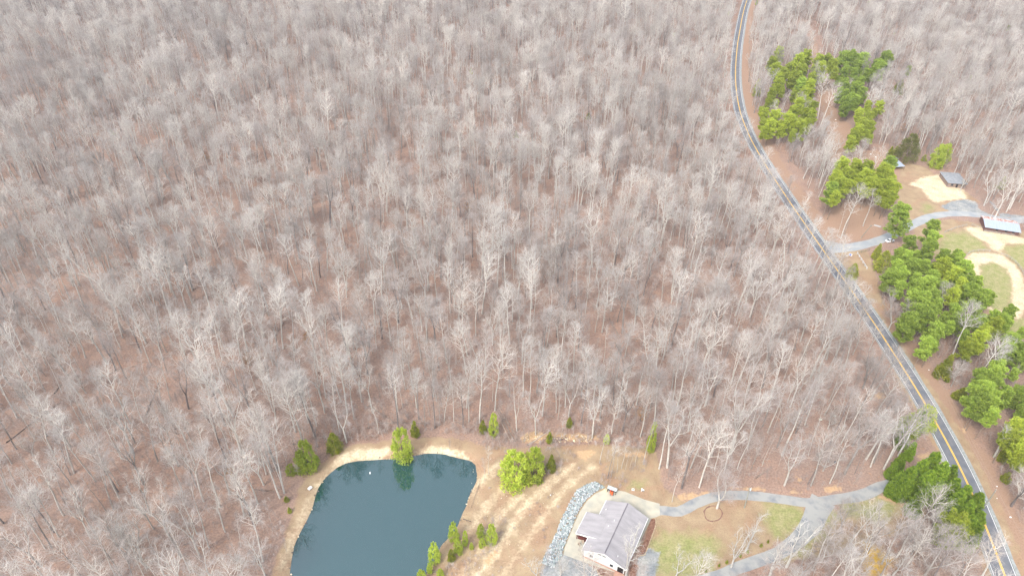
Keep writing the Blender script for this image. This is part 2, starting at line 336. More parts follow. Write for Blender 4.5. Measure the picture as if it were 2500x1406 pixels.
vl = np.clip((5.6 + wav * .6 + off) / 1.2, 0, 1) * (off <= 0) * np.clip((pys - 880) / 60, 0, 1)
dry = np.maximum(dry, np.maximum(vr, vl))
straw = zone('straw', 3.0); straw = np.maximum(straw, .75 * np.clip((13 + wav - off) / 3, 0, 1) * (off > 0))
for L, w in ((DRIVE, 3.6), (BRANCH, 3.2)):
    d, _ = seg_dist(X, Y, L)
green = zone('green', 4.0, 1.2); clay = zone('clay', 1.0, .5); gravel = zone('gravel', 1.5); mulch = zone('mulch', .7, .15)
nx, ny = len(gx), len(gy)
me = bpy.data.meshes.new('ground')
me.vertices.add(nx * ny); me.vertices.foreach_set('co', np.stack([X, Y, GZ], 1).ravel().astype(np.float32))
ii = (np.arange(ny - 1)[:, None] * nx + np.arange(nx - 1)[None]).ravel()
F = np.stack([ii, ii + 1, ii + nx + 1, ii + nx], 1)
me.loops.add(F.size); me.loops.foreach_set('vertex_index', F.ravel().astype(np.int32))
me.polygons.add(len(F)); me.polygons.foreach_set('loop_start', (np.arange(len(F)) * 4).astype(np.int32))
me.polygons.foreach_set('use_smooth', np.ones(len(F), bool)); me.update(calc_edges=True)
for nm, (r_, g_, b_, a_) in (('zoneA', (dry, sand, green, clay)), ('zoneB', (straw, gravel, mulch, zone('moss', 4.0)))):
    at = me.color_attributes.new(nm, 'FLOAT_COLOR', 'POINT'); at.data.foreach_set('color', np.stack([r_, g_, b_, a_], 1).ravel().astype(np.float32))
def ground_mat():
    m = bpy.data.materials.new('woodland_floor'); m.use_nodes = True; n, l = m.node_tree.nodes, m.node_tree.links; b = n['Principled BSDF']
    b.inputs['Roughness'].default_value = 1; b.inputs['Specular IOR Level'].default_value = .05
    g = n.new('ShaderNodeNewGeometry')
    def noise(s, det=5, dist=0):
        q = n.new('ShaderNodeTexNoise'); q.inputs['Scale'].default_value = s; q.inputs['Detail'].default_value = det; q.inputs['Distortion'].default_value = dist; l.new(g.outputs['Position'], q.inputs[0]); return q.outputs[0]
    def ramp(src, a, b_, lo=0., hi=1.):
        q = n.new('ShaderNodeMapRange'); q.inputs[1].default_value = a; q.inputs[2].default_value = b_; q.inputs[3].default_value = lo; q.inputs[4].default_value = hi; l.new(src, q.inputs[0]); return q.outputs[0]
    def mixc(f, c1, c2, mode='MIX'):
        q = n.new('ShaderNodeMix'); q.data_type = 'RGBA'; q.blend_type = mode
        for s, i in ((f, 0), (c1, 6), (c2, 7)):
            if isinstance(s, (int, float)): q.inputs[i].default_value = s
            elif isinstance(s, tuple): q.inputs[i].default_value = (*s, 1)
            else: l.new(s, q.inputs[i])
        return q.outputs[2]
    fine, mid, big, vfine = noise(1.6, 8), noise(.22, 5), noise(.03, 4), noise(5.5, 6)
    c = mixc(ramp(mid, .3, .7), (.31, .205, .155), (.225, .15, .118))
    c = mixc(ramp(big, .38, .68, 0, .7), c, (.27, .20, .165))
    c = mixc(ramp(noise(.6, 6), .58, .7, 0, .6), c, (.33, .185, .11))
    A = n.new('ShaderNodeAttribute'); A.attribute_name = 'zoneA'; sa = n.new('ShaderNodeSeparateColor'); l.new(A.outputs['Color'], sa.inputs[0])
    B = n.new('ShaderNodeAttribute'); B.attribute_name = 'zoneB'; sb = n.new('ShaderNodeSeparateColor'); l.new(B.outputs['Color'], sb.inputs[0])
    def edge(src, rough_, k=2.2, amt=.9):       # break the zone's edge with noise
        a = n.new('ShaderNodeMath'); a.operation = 'MULTIPLY_ADD'; l.new(rough_, a.inputs[0]); a.inputs[1].default_value = amt; a.inputs[2].default_value = -amt / 2
        s = n.new('ShaderNodeMath'); s.operation = 'ADD'; l.new(src, s.inputs[0]); l.new(a.outputs[0], s.inputs[1])
        p = n.new('ShaderNodeMath'); p.operation = 'MULTIPLY'; l.new(src, p.inputs[0]); p.inputs[1].default_value = 8; p.use_clamp = True
        r_ = ramp(s.outputs[0], .5 - .5 / k, .5 + .5 / k); q = n.new('ShaderNodeMath'); q.operation = 'MULTIPLY'; l.new(r_, q.inputs[0]); l.new(p.outputs[0], q.inputs[1]); return q.outputs[0]
    c = mixc(edge(sb.outputs[0], mid), c, mixc(ramp(fine, .35, .65), (.33, .215, .145), (.255, .17, .125)))
    dryc = mixc(ramp(mid, .38, .62), (.38, .29, .18), (.29, .205, .13)); dryc = mixc(ramp(fine, .42, .62, 0, .8), dryc, (.23, .165, .11)); dryc = mixc(ramp(noise(.09, 6, 1.), .5, .62, 0, .55), dryc, (.30, .185, .12))
    c = mixc(edge(sa.outputs[0], fine), c, dryc)
    grn = mixc(ramp(noise(.35, 6), .35, .65), (.30, .272, .14), (.215, .225, .085))
    c = mixc(edge(sa.outputs[2], mid, 1.1, 1.1), c, grn)
    c = mixc(edge(sb.outputs[1], fine), c, mixc(ramp(mid, .4, .65), (.20, .215, .225), (.33, .325, .30)))
    c = mixc(edge(sa.outputs[1], noise(.8, 6), 1.2, 1.1), c, mixc(ramp(mid, .3, .7), (.60, .50, .35), (.45, .355, .235)))
    c = mixc(edge(A.outputs['Alpha'], noise(.7, 8), 1.5, 2.0), c, mixc(ramp(fine, .3, .7), (.48, .32, .18), (.38, .26, .16)))
    c = mixc(edge(B.outputs['Alpha'], mid, 1.2, 1.2), c, (.42, .27, .05))
    c = mixc(edge(sb.outputs[2], fine, 3, .4), c, mixc(ramp(fine, .35, .65), (.17, .085, .06), (.23, .13, .09)))
    v = n.new('ShaderNodeMath'); v.operation = 'MULTIPLY'; l.new(ramp(fine, .25, .75, .72, 1.28), v.inputs[0]); l.new(ramp(vfine, .3, .7, .82, 1.18), v.inputs[1])
    c = mixc(1., c, v.outputs[0], 'MULTIPLY'); l.new(c, b.inputs['Base Color'])
    bp = n.new('ShaderNodeBump'); bp.inputs['Strength'].default_value = .6; bp.inputs['Distance'].default_value = .25; l.new(fine, bp.inputs['Height']); l.new(bp.outputs[0], b.inputs['Normal'])
    return m
me.materials.append(ground_mat())
tag(obj('ground', me), kind='structure')

# pond water
def water_mat():
    m = bpy.data.materials.new('pond_water'); m.use_nodes = True; n, l = m.node_tree.nodes, m.node_tree.links; b = n['Principled BSDF']
    b.inputs['Base Color'].default_value = (.006, .046, .050, 1); b.inputs['Roughness'].default_value = .015; b.inputs['IOR'].default_value = 2.35; b.inputs['Specular IOR Level'].default_value = .5
    g = n.new('ShaderNodeNewGeometry'); q = n.new('ShaderNodeTexNoise'); q.inputs['Scale'].default_value = 1.6; q.inputs['Detail'].default_value = 3; l.new(g.outputs['Position'], q.inputs[0])
    bp = n.new('ShaderNodeBump'); bp.inputs['Strength'].default_value = .02; bp.inputs['Distance'].default_value = .05; l.new(q.outputs[0], bp.inputs['Height']); l.new(bp.outputs[0], b.inputs['Normal'])
    return m
cx, cy = np.mean(shore, 0)
mb = MB(); mb.v = [(cx + (x - cx) * 1.06, cy + (y - cy) * 1.06, WATER_Z) for x, y in shore]; mb.face(reversed(range(len(shore))))
me = mb.mesh('pond_water', water_mat())
if me.polygons[0].normal.z < 0: me.flip_normals()
tag(obj('pond_water', me), kind='structure')

# ------------------------------------------------------------------ roads
M_ASPH = mat('asphalt', (.110, .118, .140), col2=(.165, .168, .180), scale=.35, thr=(.3, .7), rough=.9, coords='Object')
M_GRAV = mat('shoulder_gravel', (.31, .33, .32), col2=(.21, .22, .21), scale=1.2)
M_WLINE = mat('white_paint', (.80, .80, .78), col2=(.55, .55, .54), scale=2.5, thr=(.5, .8))
M_YLINE = mat('yellow_paint', (.80, .48, .06), col2=(.60, .38, .09), scale=2.5, thr=(.5, .8))
M_DRIVE = mat('worn_driveway', (.30, .30, .285), col2=(.17, .185, .205), scale=.3, thr=(.46, .72))
M_DRIVE2 = mat('grey_driveway', (.25, .27, .285), col2=(.33, .335, .33), scale=.25)
tag(obj('road_shoulder', strip('road_shoulder', ROAD, -4.3, 3.8, .03, M_GRAV, .1, jag=.1)), kind='structure')
tag(obj('road', strip('road', ROAD, -3.3, 3.3, .06, M_ASPH, .06)), kind='structure')
for nm, a, b, m in (('road_edge_line', -3.08, -2.94, M_WLINE), ('road_edge_line', 2.94, 3.08, M_WLINE), ('road_center_line', -.27, -.06, M_YLINE), ('road_center_line', .06, .27, M_YLINE)):
    tag(obj(nm, strip(nm, ROAD, a, b, .066, m)), kind='structure')
dw = np.interp(np.arange(len(DRIVE)), [0, len(DRIVE) * .5, len(DRIVE) * .62, len(DRIVE) * .75, len(DRIVE)], [1.7, 1.7, 2.0, 1.6, 1.7])
tag(obj('driveway', strip('driveway', DRIVE, -dw, dw, .035, M_DRIVE, .06, jag=.05)), kind='structure')
bw = np.interp(np.arange(len(BRANCH)), [0, 6, 12, 40, 200], [3.6, 2.8, 1.9, 1.6, 1.6])
tag(obj('driveway', strip('driveway', BRANCH, -bw, bw, .040, M_DRIVE, .06, jag=.05)), kind='structure')
fw_ = np.interp(np.arange(len(FARM)), [0, 3, 8, 200], [5.5, 3.3, 2.5, 2.4])
tag(obj('driveway', strip('driveway', FARM, -fw_, fw_, .035, M_DRIVE2, .06, jag=.12)), kind='structure')
# concrete apron round the house
M_CONC = mat('pale_concrete', (.46, .42, .33), col2=(.34, .33, .28), scale=.35, thr=(.35, .65))
M_CONCD = mat('stained_concrete', (.42, .42, .36), col2=(.52, .50, .42), scale=.5)
apron = W2(A2((1090, 700), (1000, 740), (930, 800), (870, 890), (830, 980), (790, 1080), (750, 1180), (742, 1232), (905, 1290), (1180, 1380), (1330, 1200), (1450, 945), (1520, 918), (1520, 822), (1400, 790), (1240, 725), (1170, 712)))
mb = MB(); mb.prism(apron, -.05, .05); me = mb.mesh('patio_pavement', M_CONC); tag(obj('patio_pavement', me), kind='structure')
mb = MB(); q = apron[:8]                                           # low kerb along the riprap side
for a, b in zip(q[:-1], q[1:]):
    mb.tube([(*a, .12), (*b, .12)], [.09, .09], 4)
tag(mb.build('patio_kerb', mat('tan_timber', (.42, .33, .21), var=.3)), kind='structure')

# ------------------------------------------------------------------ riprap
def rocks(name, poly, n, smin, smax, cols, z=0.0):
    poly = np.array(poly); lo, hi = poly.min(0), poly.max(0); V = []; Fc = []; MI = []; k = 0
    base = np.array([(0, 0, 1), (.9, 0, .3), (.28, .85, .3), (-.73, .53, .3), (-.73, -.53, .3), (.28, -.85, .3), (.6, .45, -.5), (-.25, .75, -.5), (-.8, 0, -.5), (-.25, -.75, -.5), (.6, -.45, -.5)])
    fcs = [(0, 1, 2), (0, 2, 3), (0, 3, 4), (0, 4, 5), (0, 5, 1), (1, 6, 2), (2, 7, 3), (3, 8, 4), (4, 9, 5), (5, 10, 1), (2, 6, 7), (3, 7, 8), (4, 8, 9), (5, 9, 10), (1, 10, 6)]
    while k < n:
        p = rng.uniform(lo, hi, (400, 2)); s = sdf(p[:, 0], p[:, 1], poly); p = p[s > .05]
        for q in p[:n - k]:
            r_ = rng.uniform(smin, smax) * np.array([rng.uniform(.7, 1.3), rng.uniform(.7, 1.3), rng.uniform(.5, .9)]); a = rng.uniform(0, 6.28); c, s_ = math.cos(a), math.sin(a)
            v = (base + rng.normal(0, .12, base.shape)) * r_; v = np.stack([v[:, 0] * c - v[:, 1] * s_, v[:, 0] * s_ + v[:, 1] * c, v[:, 2]], 1) + [q[0], q[1], z + r_[2] * .5 + rng.uniform(0, .15)]
            b = len(V); V += [tuple(x) for x in v]; Fc += [tuple(b + i for i in f) for f in fcs]; MI += [int(rng.integers(len(cols)))] * len(fcs); k += 1
    me = bpy.data.meshes.new(name); me.from_pydata(V, [], Fc)
    for c in cols: me.materials.append(c)
    me.polygons.foreach_set('material_index', MI); me.update(); return me
RC = [mat('riprap_white', (.52, .53, .53), var=.35, scale=3), mat('riprap_blue_grey', (.33, .36, .37), var=.3, scale=3), mat('riprap_grey', (.22, .25, .26), var=.3, scale=3), mat('riprap_green_grey', (.33, .39, .375), var=.2, scale=3)]
rip = W2(A2((1080, 690), (1000, 645), (920, 670), (850, 720), (800, 800), (760, 880), (720, 960), (690, 1050), (650, 1130), (600, 1220), (570, 1300), (660, 1345), (730, 1240), (745, 1180), (785, 1080), (825, 980), (865, 885), (925, 795), (990, 735)))
tag(obj('riprap_rubble', rocks('riprap_rubble', rip, 2600, .13, .34, RC)), 'pale blue-grey riprap stones banked along the patio left of the house', 'rubble', kind='stuff')

# ------------------------------------------------------------------ tree generators (mesh data shared by copies)
def unit(v): return v / (math.sqrt(v @ v) or 1)
def perp(d, ang, tilt):
    a = np.array((0, 0, 1.)) if abs(d[2]) < .9 else np.array((1., 0, 0)); u = unit(np.cross(d, a)); w = np.cross(d, u)
    return unit(d * math.cos(tilt) + (u * math.cos(ang) + w * math.sin(ang)) * math.sin(tilt))
def path(rg, p, d, L, n, wig, up):
    pts = [p]; 
    for i in range(n):
        d = unit(d + rg.normal(0, wig, 3) + np.array((0, 0, up))); p = p + d * (L / n); pts.append(p)
    return pts, d
def on(pts, t):
    f = t * (len(pts) - 1); i = min(int(f), len(pts) - 2); q = pts[i] + (pts[i + 1] - pts[i]) * (f - i); return q, unit(pts[i + 1] - pts[i])
def bare_tree(seed, H, clear, spread, nlimb=13, r0=.2, form='pole', n2=6, n3=6, n4=4, tw=1.0, limb_up=.12, tilt0=1.02):
    rg = np.random.default_rng(seed); T, C = MB(), MB(); leads = []
    if form == 'fork':
        hf = H * clear; t0, d = path(rg, np.zeros(3), np.array((0, 0, 1.)), hf, 5, .035, .05)
        T.tube(t0, list(np.linspace(r0 * 1.15, r0 * .85, 6)), 7)
        k = int(rg.integers(2, 4)); a0 = rg.uniform(0, 6.28)
        for j in range(k):
            q, _ = path(rg, t0[-1], perp(d, a0 + j * 6.28 / k + rg.uniform(-.3, .3), rg.uniform(.3, .55)), (H - hf) * rg.uniform(.85, 1.05), 7, .09, .09)
            T.tube(q, list(np.linspace(r0 * .68, .035, 8)), 6); leads.append((q, .12, 1.0, r0 * .55))
    else:
        t0, d = path(rg, np.zeros(3), np.array((0, 0, 1.)), H, 11, .03, .05)
        T.tube(t0, [r0 * (1.2 if i == 0 else 1) * (1 - .86 * (i / 11) ** 1.3) for i in range(12)], 7); leads.append((t0, clear, 1.0, r0 * .6))
    tot = nlimb
    for q, ca, cb, rr in leads:
        nl = max(4, tot // len(leads) + (1 if len(leads) > 1 else 0)); az = rg.uniform(0, 6.28)
        for i in range(nl):
            t = ca + (cb - ca) * ((i + rg.uniform(0, .8)) / nl); t = min(t, .985); p, d = on(q, t); az += 2.4 + rg.uniform(-.4, .4)
            rel = (t - ca) / (cb - ca)
            L1 = spread * (math.sin(math.pi * (.22 + .68 * rel)) ** .8) * rg.uniform(.7, 1.15) * (.72 if len(leads) > 1 else 1)
            l1, _ = path(rg, p, perp(d, az, tilt0 * rg.uniform(.75, 1.15) * (1 - .35 * rel)), L1, 5, .12, limb_up)
            r1 = min(rr * .55, .028 + L1 * .018) * tw ** .5
            C.mi = 1; C.tube(l1, list(np.linspace(r1, r1 * .3, 6)), 4); a2 = rg.uniform(0, 6.28)
            for j in range(n2):
                C.mi = 1
                t2 = .18 + .8 * (j + rg.uniform(0, .9)) / n2; p2, d2 = on(l1, min(t2, .99)); a2 += 2.4
                L2 = L1 * rg.uniform(.38, .58) * (1.15 - .55 * t2); l2, _ = path(rg, p2, perp(d2, a2, rg.uniform(.5, .95)), L2, 3, .13, .06)
                r2 = (.015 + L2 * .011) * tw; C.tube(l2, [r2, r2 * .8, r2 * .55, r2 * .3], 3); C.mi = 0; a3 = rg.uniform(0, 6.28)
                for k in range(n3):
                    t3 = .15 + .85 * (k + rg.uniform(0, .9)) / n3; p3, d3 = on(l2, min(t3, .99)); a3 += 2.4
                    L3 = L2 * rg.uniform(.35, .6) + .25; d3 = perp(d3, a3, rg.uniform(.45, .9)); e3 = p3 + unit(d3 + (0, 0, .12)) * L3
                    C.tube([p3, e3], [.0105 * tw, 0], 3)
                    for m_ in range(n4):
                        t4 = rg.uniform(.2, .95); p4 = p3 + (e3 - p3) * t4; L4 = rg.uniform(.35, .8)
                        e4 = p4 + perp(d3, rg.uniform(0, 6.28), rg.uniform(.4, .9)) * L4; C.tube([p4, e4], [.0082 * tw, 0], 3)
    return T, C
TREES = []     # (trunk mesh, crown mesh, height)
def mk(kind, seed, H, tm=M_TRUNK, cm=M_TWIG, **k):
    T, C = bare_tree(seed, H, **k); TREES.append((T.mesh('bare_trunk', tm, True), C.mesh('bare_crown', [cm, M_LIMB if cm in (M_TWIG, M_TWIG2) else cm]), H)); return len(TREES) - 1
V_POLE = [mk('p', 100 + i, h, cm=(M_TWIG, M_TWIG2)[i % 2], n4=5, clear=c, spread=s, nlimb=nl, r0=r) for i, (h, c, s, nl, r) in enumerate([(22, .45, 5.6, 16, .22), (24, .55, 5.0, 15, .24), (20, .38, 6.2, 16, .20), (23, .60, 5.2, 14, .23), (18, .5, 4.2, 12, .15), (25, .5, 6.6, 17, .28)])]
V_FORK = [mk('f', 200 + i, h, cm=(M_TWIG2, M_TWIG)[i % 2], n4=5, clear=c, spread=s, nlimb=nl, r0=r, form='fork') for i, (h, c, s, nl, r) in enumerate([(21, .40, 6.0, 18, .26), (23, .48, 6.4, 18, .28), (19, .33, 6.2, 18, .26), (22, .55, 5.2, 16, .24)])]
V_THIN = [mk('t', 300 + i, h, clear=c, spread=s, nlimb=nl, r0=r, n2=4, n3=4, n4=3) for i, (h, c, s, nl, r) in enumerate([(17, .55, 1.9, 11, .10), (15, .5, 2.2, 11, .09), (19, .65, 2.0, 10, .11)])]
V_OPEN = [mk('o', 400 + i, h, tm=M_WHITEBARK, cm=M_WHITEBARK, clear=c, spread=s, nlimb=nl, r0=r, form='fork', tilt0=.85, n2=5, n3=4, n4=2, tw=1.35, limb_up=.14) for i, (h, c, s, nl, r) in enumerate([(15, .22, 5.0, 12, .26), (13, .2, 4.6, 11, .24), (17, .3, 5.0, 12, .28)])]
V_ROUND = [mk('r', 500 + i, 9.5, clear=.2, spread=4.3, nlimb=16, r0=.17, form='fork', n3=6, n4=4, limb_up=.13) for i in range(2)]
V_SAP = [mk('s', 600 + i, h, clear=.25, spread=1.5, nlimb=10, r0=.045, n2=4, n3=3, n4=2, cm=M_BRUSH, tm=M_TWIG, limb_up=.2, tilt0=.7) for i, h in enumerate((7, 5.5, 9, 6))]
ALL_BIG = V_POLE + V_FORK

def blades(mb, c, rad, n, size, rg, up=.45, out=1.0, flat=1.0):
    """needle tufts: thin triangles filling an ellipsoid, pointing outward and up"""
    u = rg.normal(0, 1, (n, 3)); u /= np.linalg.norm(u, axis=1)[:, None]; r_ = rg.uniform(.25, 1, n) ** .6
    p = c + u * r_[:, None] * np.array(rad)
    d = u * out + rg.normal(0, .45, (n, 3)) + (0, 0, up); d /= np.linalg.norm(d, axis=1)[:, None]
    w = np.cross(d, rg.normal(0, 1, (n, 3))); w /= np.linalg.norm(w, axis=1)[:, None]
    L = size * rg.uniform(.6, 1.2, n)[:, None]; wd = L * .22
    b = len(mb.v); vs = np.stack([p - w * wd, p + w * wd, p + d * L], 1).reshape(-1, 3)
    mb.v += [tuple(x) for x in vs]; mb.f += [(b + 3 * i, b + 3 * i + 1, b + 3 * i + 2) for i in range(n)]; mb.m += [mb.mi] * n
def pine(seed, H, clear, spread, m, nl=26, dens=140, size=.74):
    rg = np.random.default_rng(seed); T, C = MB(), MB(); spread *= 1.2; clear -= .08; nl = int(nl * 1.25)
    t0, _ = path(rg, np.zeros(3), np.array((0, 0, 1.)), H, 8, .02, .05)
    T.tube(t0, [.2 * H / 18 * (1 - .85 * (i / 8) ** 1.2) for i in range(9)], 7); az = rg.uniform(0, 6.28)
    for i in range(nl):
        t = clear + (1 - clear) * (i + rg.uniform(0, .7)) / nl; t = min(t, .99); p, d = on(t0, t); az += 2.4 + rg.uniform(-.5, .5); rel = (t - clear) / (1 - clear)
        L = spread * (math.sin(math.pi * min(.97, .25 + .62 * rel)) ** .7) * rg.uniform(.55, 1.2)
        l1, _ = path(rg, p, perp(d, az, 1.35 - .5 * rel), L, 3, .1, .10); T.tube(l1, [.05, .04, .03, .015], 4)
        for tt in ((1.0, .62) if L > 1.2 else (1.0,)):
            q, _ = on(l1, min(tt, .999)); q = q + rg.normal(0, .22, 3); s = rg.uniform(.6, 1.1) * (.85 if tt < 1 else 1)
            blades(C, q, (s * 1.15, s * 1.15, s * .62), dens, size, rg)
    blades(C, t0[-1], (.8, .8, .9), dens, size, rg)
    return T.mesh('pine_trunk', M_PINEBARK, True), C.mesh('pine_crown', m), H
def conifer(seed, H, Rr, m, n=5200, size=.42, base=.03, power=.8, lump=.25, upb=.6):
    rg = np.random.default_rng(seed); T, C = MB(), MB(); T.tube([(0, 0, 0), (0, 0, H * .9)], [H * .018 + .03, .02], 6)
    nc = int(n / 45)
    for i in range(nc):
        t = rg.uniform(0, 1) ** 1.35; z = H * (base + (1 - base) * t); rr = Rr * (1 - t) ** power * (1 - .25 * max(0, .12 - t) / .12) ; a = rg.uniform(0, 6.28)
        rr *= rg.uniform(.72, 1.0 + lump); s = (.28 + .5 * (1 - t)) * Rr * .33
        c = np.array((math.cos(a) * rr * .85, math.sin(a) * rr * .85, z))
        blades(C, c, (s, s, s * 1.25), 45, size, rg, up=upb)
    return T.mesh('conifer_trunk', M_PINEBARK, True), C.mesh('conifer_crown', m), H
PINES_Y = [pine(11 + i, h, c, s, M_PINE, nl=n) for i, (h, c, s, n) in enumerate([(18, .52, 2.9, 26), (20, .6, 2.7, 24), (17, .45, 3.1, 30)])]
PINES_G = [pine(31 + i, h, c, s, M_PINE2, nl=n) for i, (h, c, s, n) in enumerate([(18, .5, 2.9, 26), (20, .58, 2.7, 24), (16, .35, 3.2, 32)])]
PINE_BIG = [pine(51, 19, .28, 4.4, M_PINE2, nl=52, dens=150, size=.6), pine(52, 16, .2, 4.2, M_PINE, nl=50, dens=150, size=.5)]
CEDARS = [conifer(61 + i, 6, r, M_CEDAR, n=4600, size=.34, power=p) for i, (r, p) in enumerate([(1.7, .7), (2.1, .6), (1.5, .9)])]
SOFTS = [conifer(71 + i, 7, r, M_SOFT, n=5200, size=.40, power=.34, lump=.5) for i, r in enumerate((2.2, 2.5))]
OLIVE = [conifer(76, 9, 3.0, M_OLIVE, n=6500, size=.4, base=.15, power=.5, lump=.35)]
LEYS = [conifer(81 + i, 13, r, M_LEY, n=11000, size=.55, power=.48, lump=.22, upb=.9) for i, r in enumerate((2.6, 3.0))]
LEYS_C = [(a, b, c) for a, b, c in LEYS]

def put(name, proto, loc, h, label, cat, group=None, rz=None, tilt=(0, 0), wide=1.0, parts=('trunk', 'crown')):
    """one tree: an Empty at its foot with trunk and crown as children (mesh data shared)"""
    s = h / proto[2]; sx = s ** .95 * wide if s < 1 else s * wide
    t = thing(name, label, cat, loc, random.uniform(0, 6.28) if rz is None else rz, group, (sx, sx, s), tilt)
    obj(parts[0], proto[0], t); obj(parts[1], proto[1], t); return t
def base_from_top(px, py, h): q = P(px, py, h); return Vector((q.x, q.y, 0))
def height_for(base_px, top_y):
    B = P(*base_px); lo, hi = .5, 45
    for _ in range(30):
        m_ = (lo + hi) / 2
        if proj((B.x, B.y, m_))[1] > top_y: lo = m_
        else: hi = m_
    return B, lo

ORD = ['first', 'second', 'third', 'fourth', 'fifth', 'sixth', 'seventh', 'eighth', 'ninth', 'tenth', 'eleventh', 'twelfth']
exec_list = []
# ------------------------------------------------------------------ evergreens: (top px, height m) by clump
random.seed(21)
EVG = []      # occupied ground spots
def clump(pts, hts, protos, where, cat='pine tree', name='pine_tree', group=None, look='bare-stemmed yellow-green pine', wide=1.0):
    pts = sorted(pts, key=lambda p: p[1]); n = len(pts)
    for i, (x, y) in enumerate(pts):
        h = hts[0] + (hts[1] - hts[0]) * random.random(); b = base_from_top(x, y, h); EVG.append((b.x, b.y))
        which = 'topmost' if i == 0 else ('lowest' if i == n - 1 else ORD[i] + ' from the top')
        lab = '%s, %s of %s' % (look, which, where) if n > 1 else '%s %s' % (look, where)
        put(name, random.choice(protos), b, h, lab, cat, group, wide=wide * random.uniform(.92, 1.1))
    if group == G_ and n > 3 and pts[0][1] < 480:
        for i, (x, y) in enumerate(pts):
            a = random.uniform(0, 6.28); h = hts[0] * random.uniform(.72, .95); b = base_from_top(x, y, hts[1]); b = Vector((b.x + 2.9 * math.cos(a), b.y + 2.9 * math.sin(a), 0)); EVG.append((b.x, b.y))
            put(name, random.choice(protos), b, h, 'smaller pine within the ' + where, cat, 'smaller pines in the ' + where, wide=wide)
G_ = 'pines in the clumps right of the road'
clump(A6((450, 362), (400, 425), (430, 470), (480, 500)), (17, 19), PINES_Y, 'clump nearest the road bend', group=G_)
clump(A6((455, 580), (410, 650), (380, 700), (350, 790), (410, 810), (385, 880)), (13, 17), PINES_Y, 'narrow row along the road verge', group=G_)
clump(A6((590, 410), (650, 385), (545, 460), (620, 480), (575, 530), (690, 540), (610, 580), (670, 600)), (17, 20), PINES_Y + PINES_G[:1], 'dense clump left of the grassy track', group=G_)
clump(A6((640, 645), (690, 740), (600, 720), (560, 790), (530, 830), (640, 790), (600, 870), (690, 800)), (15, 18), PINES_Y, 'leafy clump above the grey thicket', group=G_, look='bright spreading pine')
clump(A6((735, 410), (800, 405), (835, 440), (765, 470)), (18, 20), PINES_Y, 'loose clump overhanging the top of the track', group=G_, look='pale-tipped tall pine')
clump(A6((930, 385), (985, 380), (1060, 400), (1140, 440), (1225, 385), (1180, 450)), (18, 21), PINES_G, 'upper row right of the track', group=G_, look='mid-green bare-stemmed pine')
clump(A6((930, 480), (1000, 500), (1080, 500), (930, 580), (1010, 600), (1050, 640), (920, 650), (980, 680)), (14, 18), PINES_G, 'shadier group behind the track', group=G_, look='dull green slim pine')
clump(A6((1085, 735), (1180, 740), (1030, 790), (1100, 810), (1060, 870), (1020, 920), (1110, 880), (990, 960)), (14, 17), PINES_Y, 'bushy group above the round grey tree', group=G_, look='full yellow-green pine')
clump(A6((900, 1170), (1000, 1160), (1080, 1170), (940, 1220), (860, 1240), (830, 1330), (880, 1300), (1060, 1230)), (16, 19), PINES_Y + PINES_G[:1], 'clump around the three pale trunks', group=G_, look='wide yellow-green pine')
clump(A6((1240, 1135), (1190, 1190), (1250, 1230), (1130, 1280), (1210, 1310), (1280, 1320)), (16, 19), PINES_Y + PINES_G[:1], 'clump left of the metal-roofed shed', group=G_, look='dense sturdy pine')
clump(A5((590, 585)), (19, 19), PINE_BIG[:1], 'arching over the farm drive above the white car', look='big round-crowned green pine')
clump(A5((790, 695), (800, 760), (760, 830)), (16, 18), PINES_G, 'tapering column by the sandy paddock', group=G_, look='slender green pine')
clump(A5((640, 800), (560, 880), (620, 900), (540, 960), (590, 1010), (660, 960), (500, 1040), (560, 1100)), (12, 16), PINES_G, 'dark belt left of the paddock grass', group=G_, look='feathery dull-green pine')
clump(A5((950, 930), (870, 950), (1000, 960), (930, 1010), (980, 1080), (940, 1150), (1050, 1130), (1140, 1170)), (13, 17), PINES_Y[:2] + PINES_G, 'belt along the oval riding ring', group=G_, look='round-topped pine')
clump(A5((770, 1080), (700, 1090), (650, 1170), (730, 1190), (680, 1260), (640, 1330), (750, 1260)), (14, 17), PINES_G + PINES_Y[:1], 'middle roadside belt below the paddock', group=G_, look='broad green pine')
clump(A7((960, 370), (900, 430), (860, 520), (950, 500)), (13, 15), PINES_G, 'small clump beside the pale straight trunk', group=G_, look='light green roadside pine')
clump(A7((1530, 345), (1450, 400), (1380, 470), (1300, 560)), (12, 14), PINES_Y, 'slanting row below the riding ring', group=G_, look='golden-green pine')
clump(A7((1600, 770), (1520, 800), (1440, 860), (1560, 900), (1390, 960), (1480, 980), (1540, 1030), (1420, 1100)), (13, 16), PINES_G, 'big roadside clump under the spreading grey tree', group=G_, look='soft green pine')
clump(A4((1250, 0), (1100, 20), (1180, 70), (1050, 100), (1150, 160)), (12, 14), PINES_G, 'clump opposite the bend by the verge', group=G_, look='low bushy pine')
clump(A4((1350, 250), (1300, 330), (1400, 320), (1390, 420), (1395, 500)), (12, 15), PINES_Y, 'clump at the right edge of the photo', group=G_, look='bright lime-green pine')
clump(A4((900, 985)), (14, 14), PINE_BIG[1:], 'at the foot of the hedge of evergreens by the road', look='broad golden-green round pine')
G2 = 'evergreens massed beside the road and driveway mouth'
clump(A4((740, 480), (650, 540), (800, 560), (560, 590), (700, 620)), (12, 15), LEYS, 'screen at the driveway mouth', 'evergreen tree', 'evergreen_tree', G2, 'dense evergreen')
clump(A4((480, 620), (600, 680), (870, 580), (640, 760), (760, 680)), (9, 12), LEYS, 'lower tier beside orange bank', 'evergreen tree', 'evergreen_tree', G2, 'squat dense evergreen')
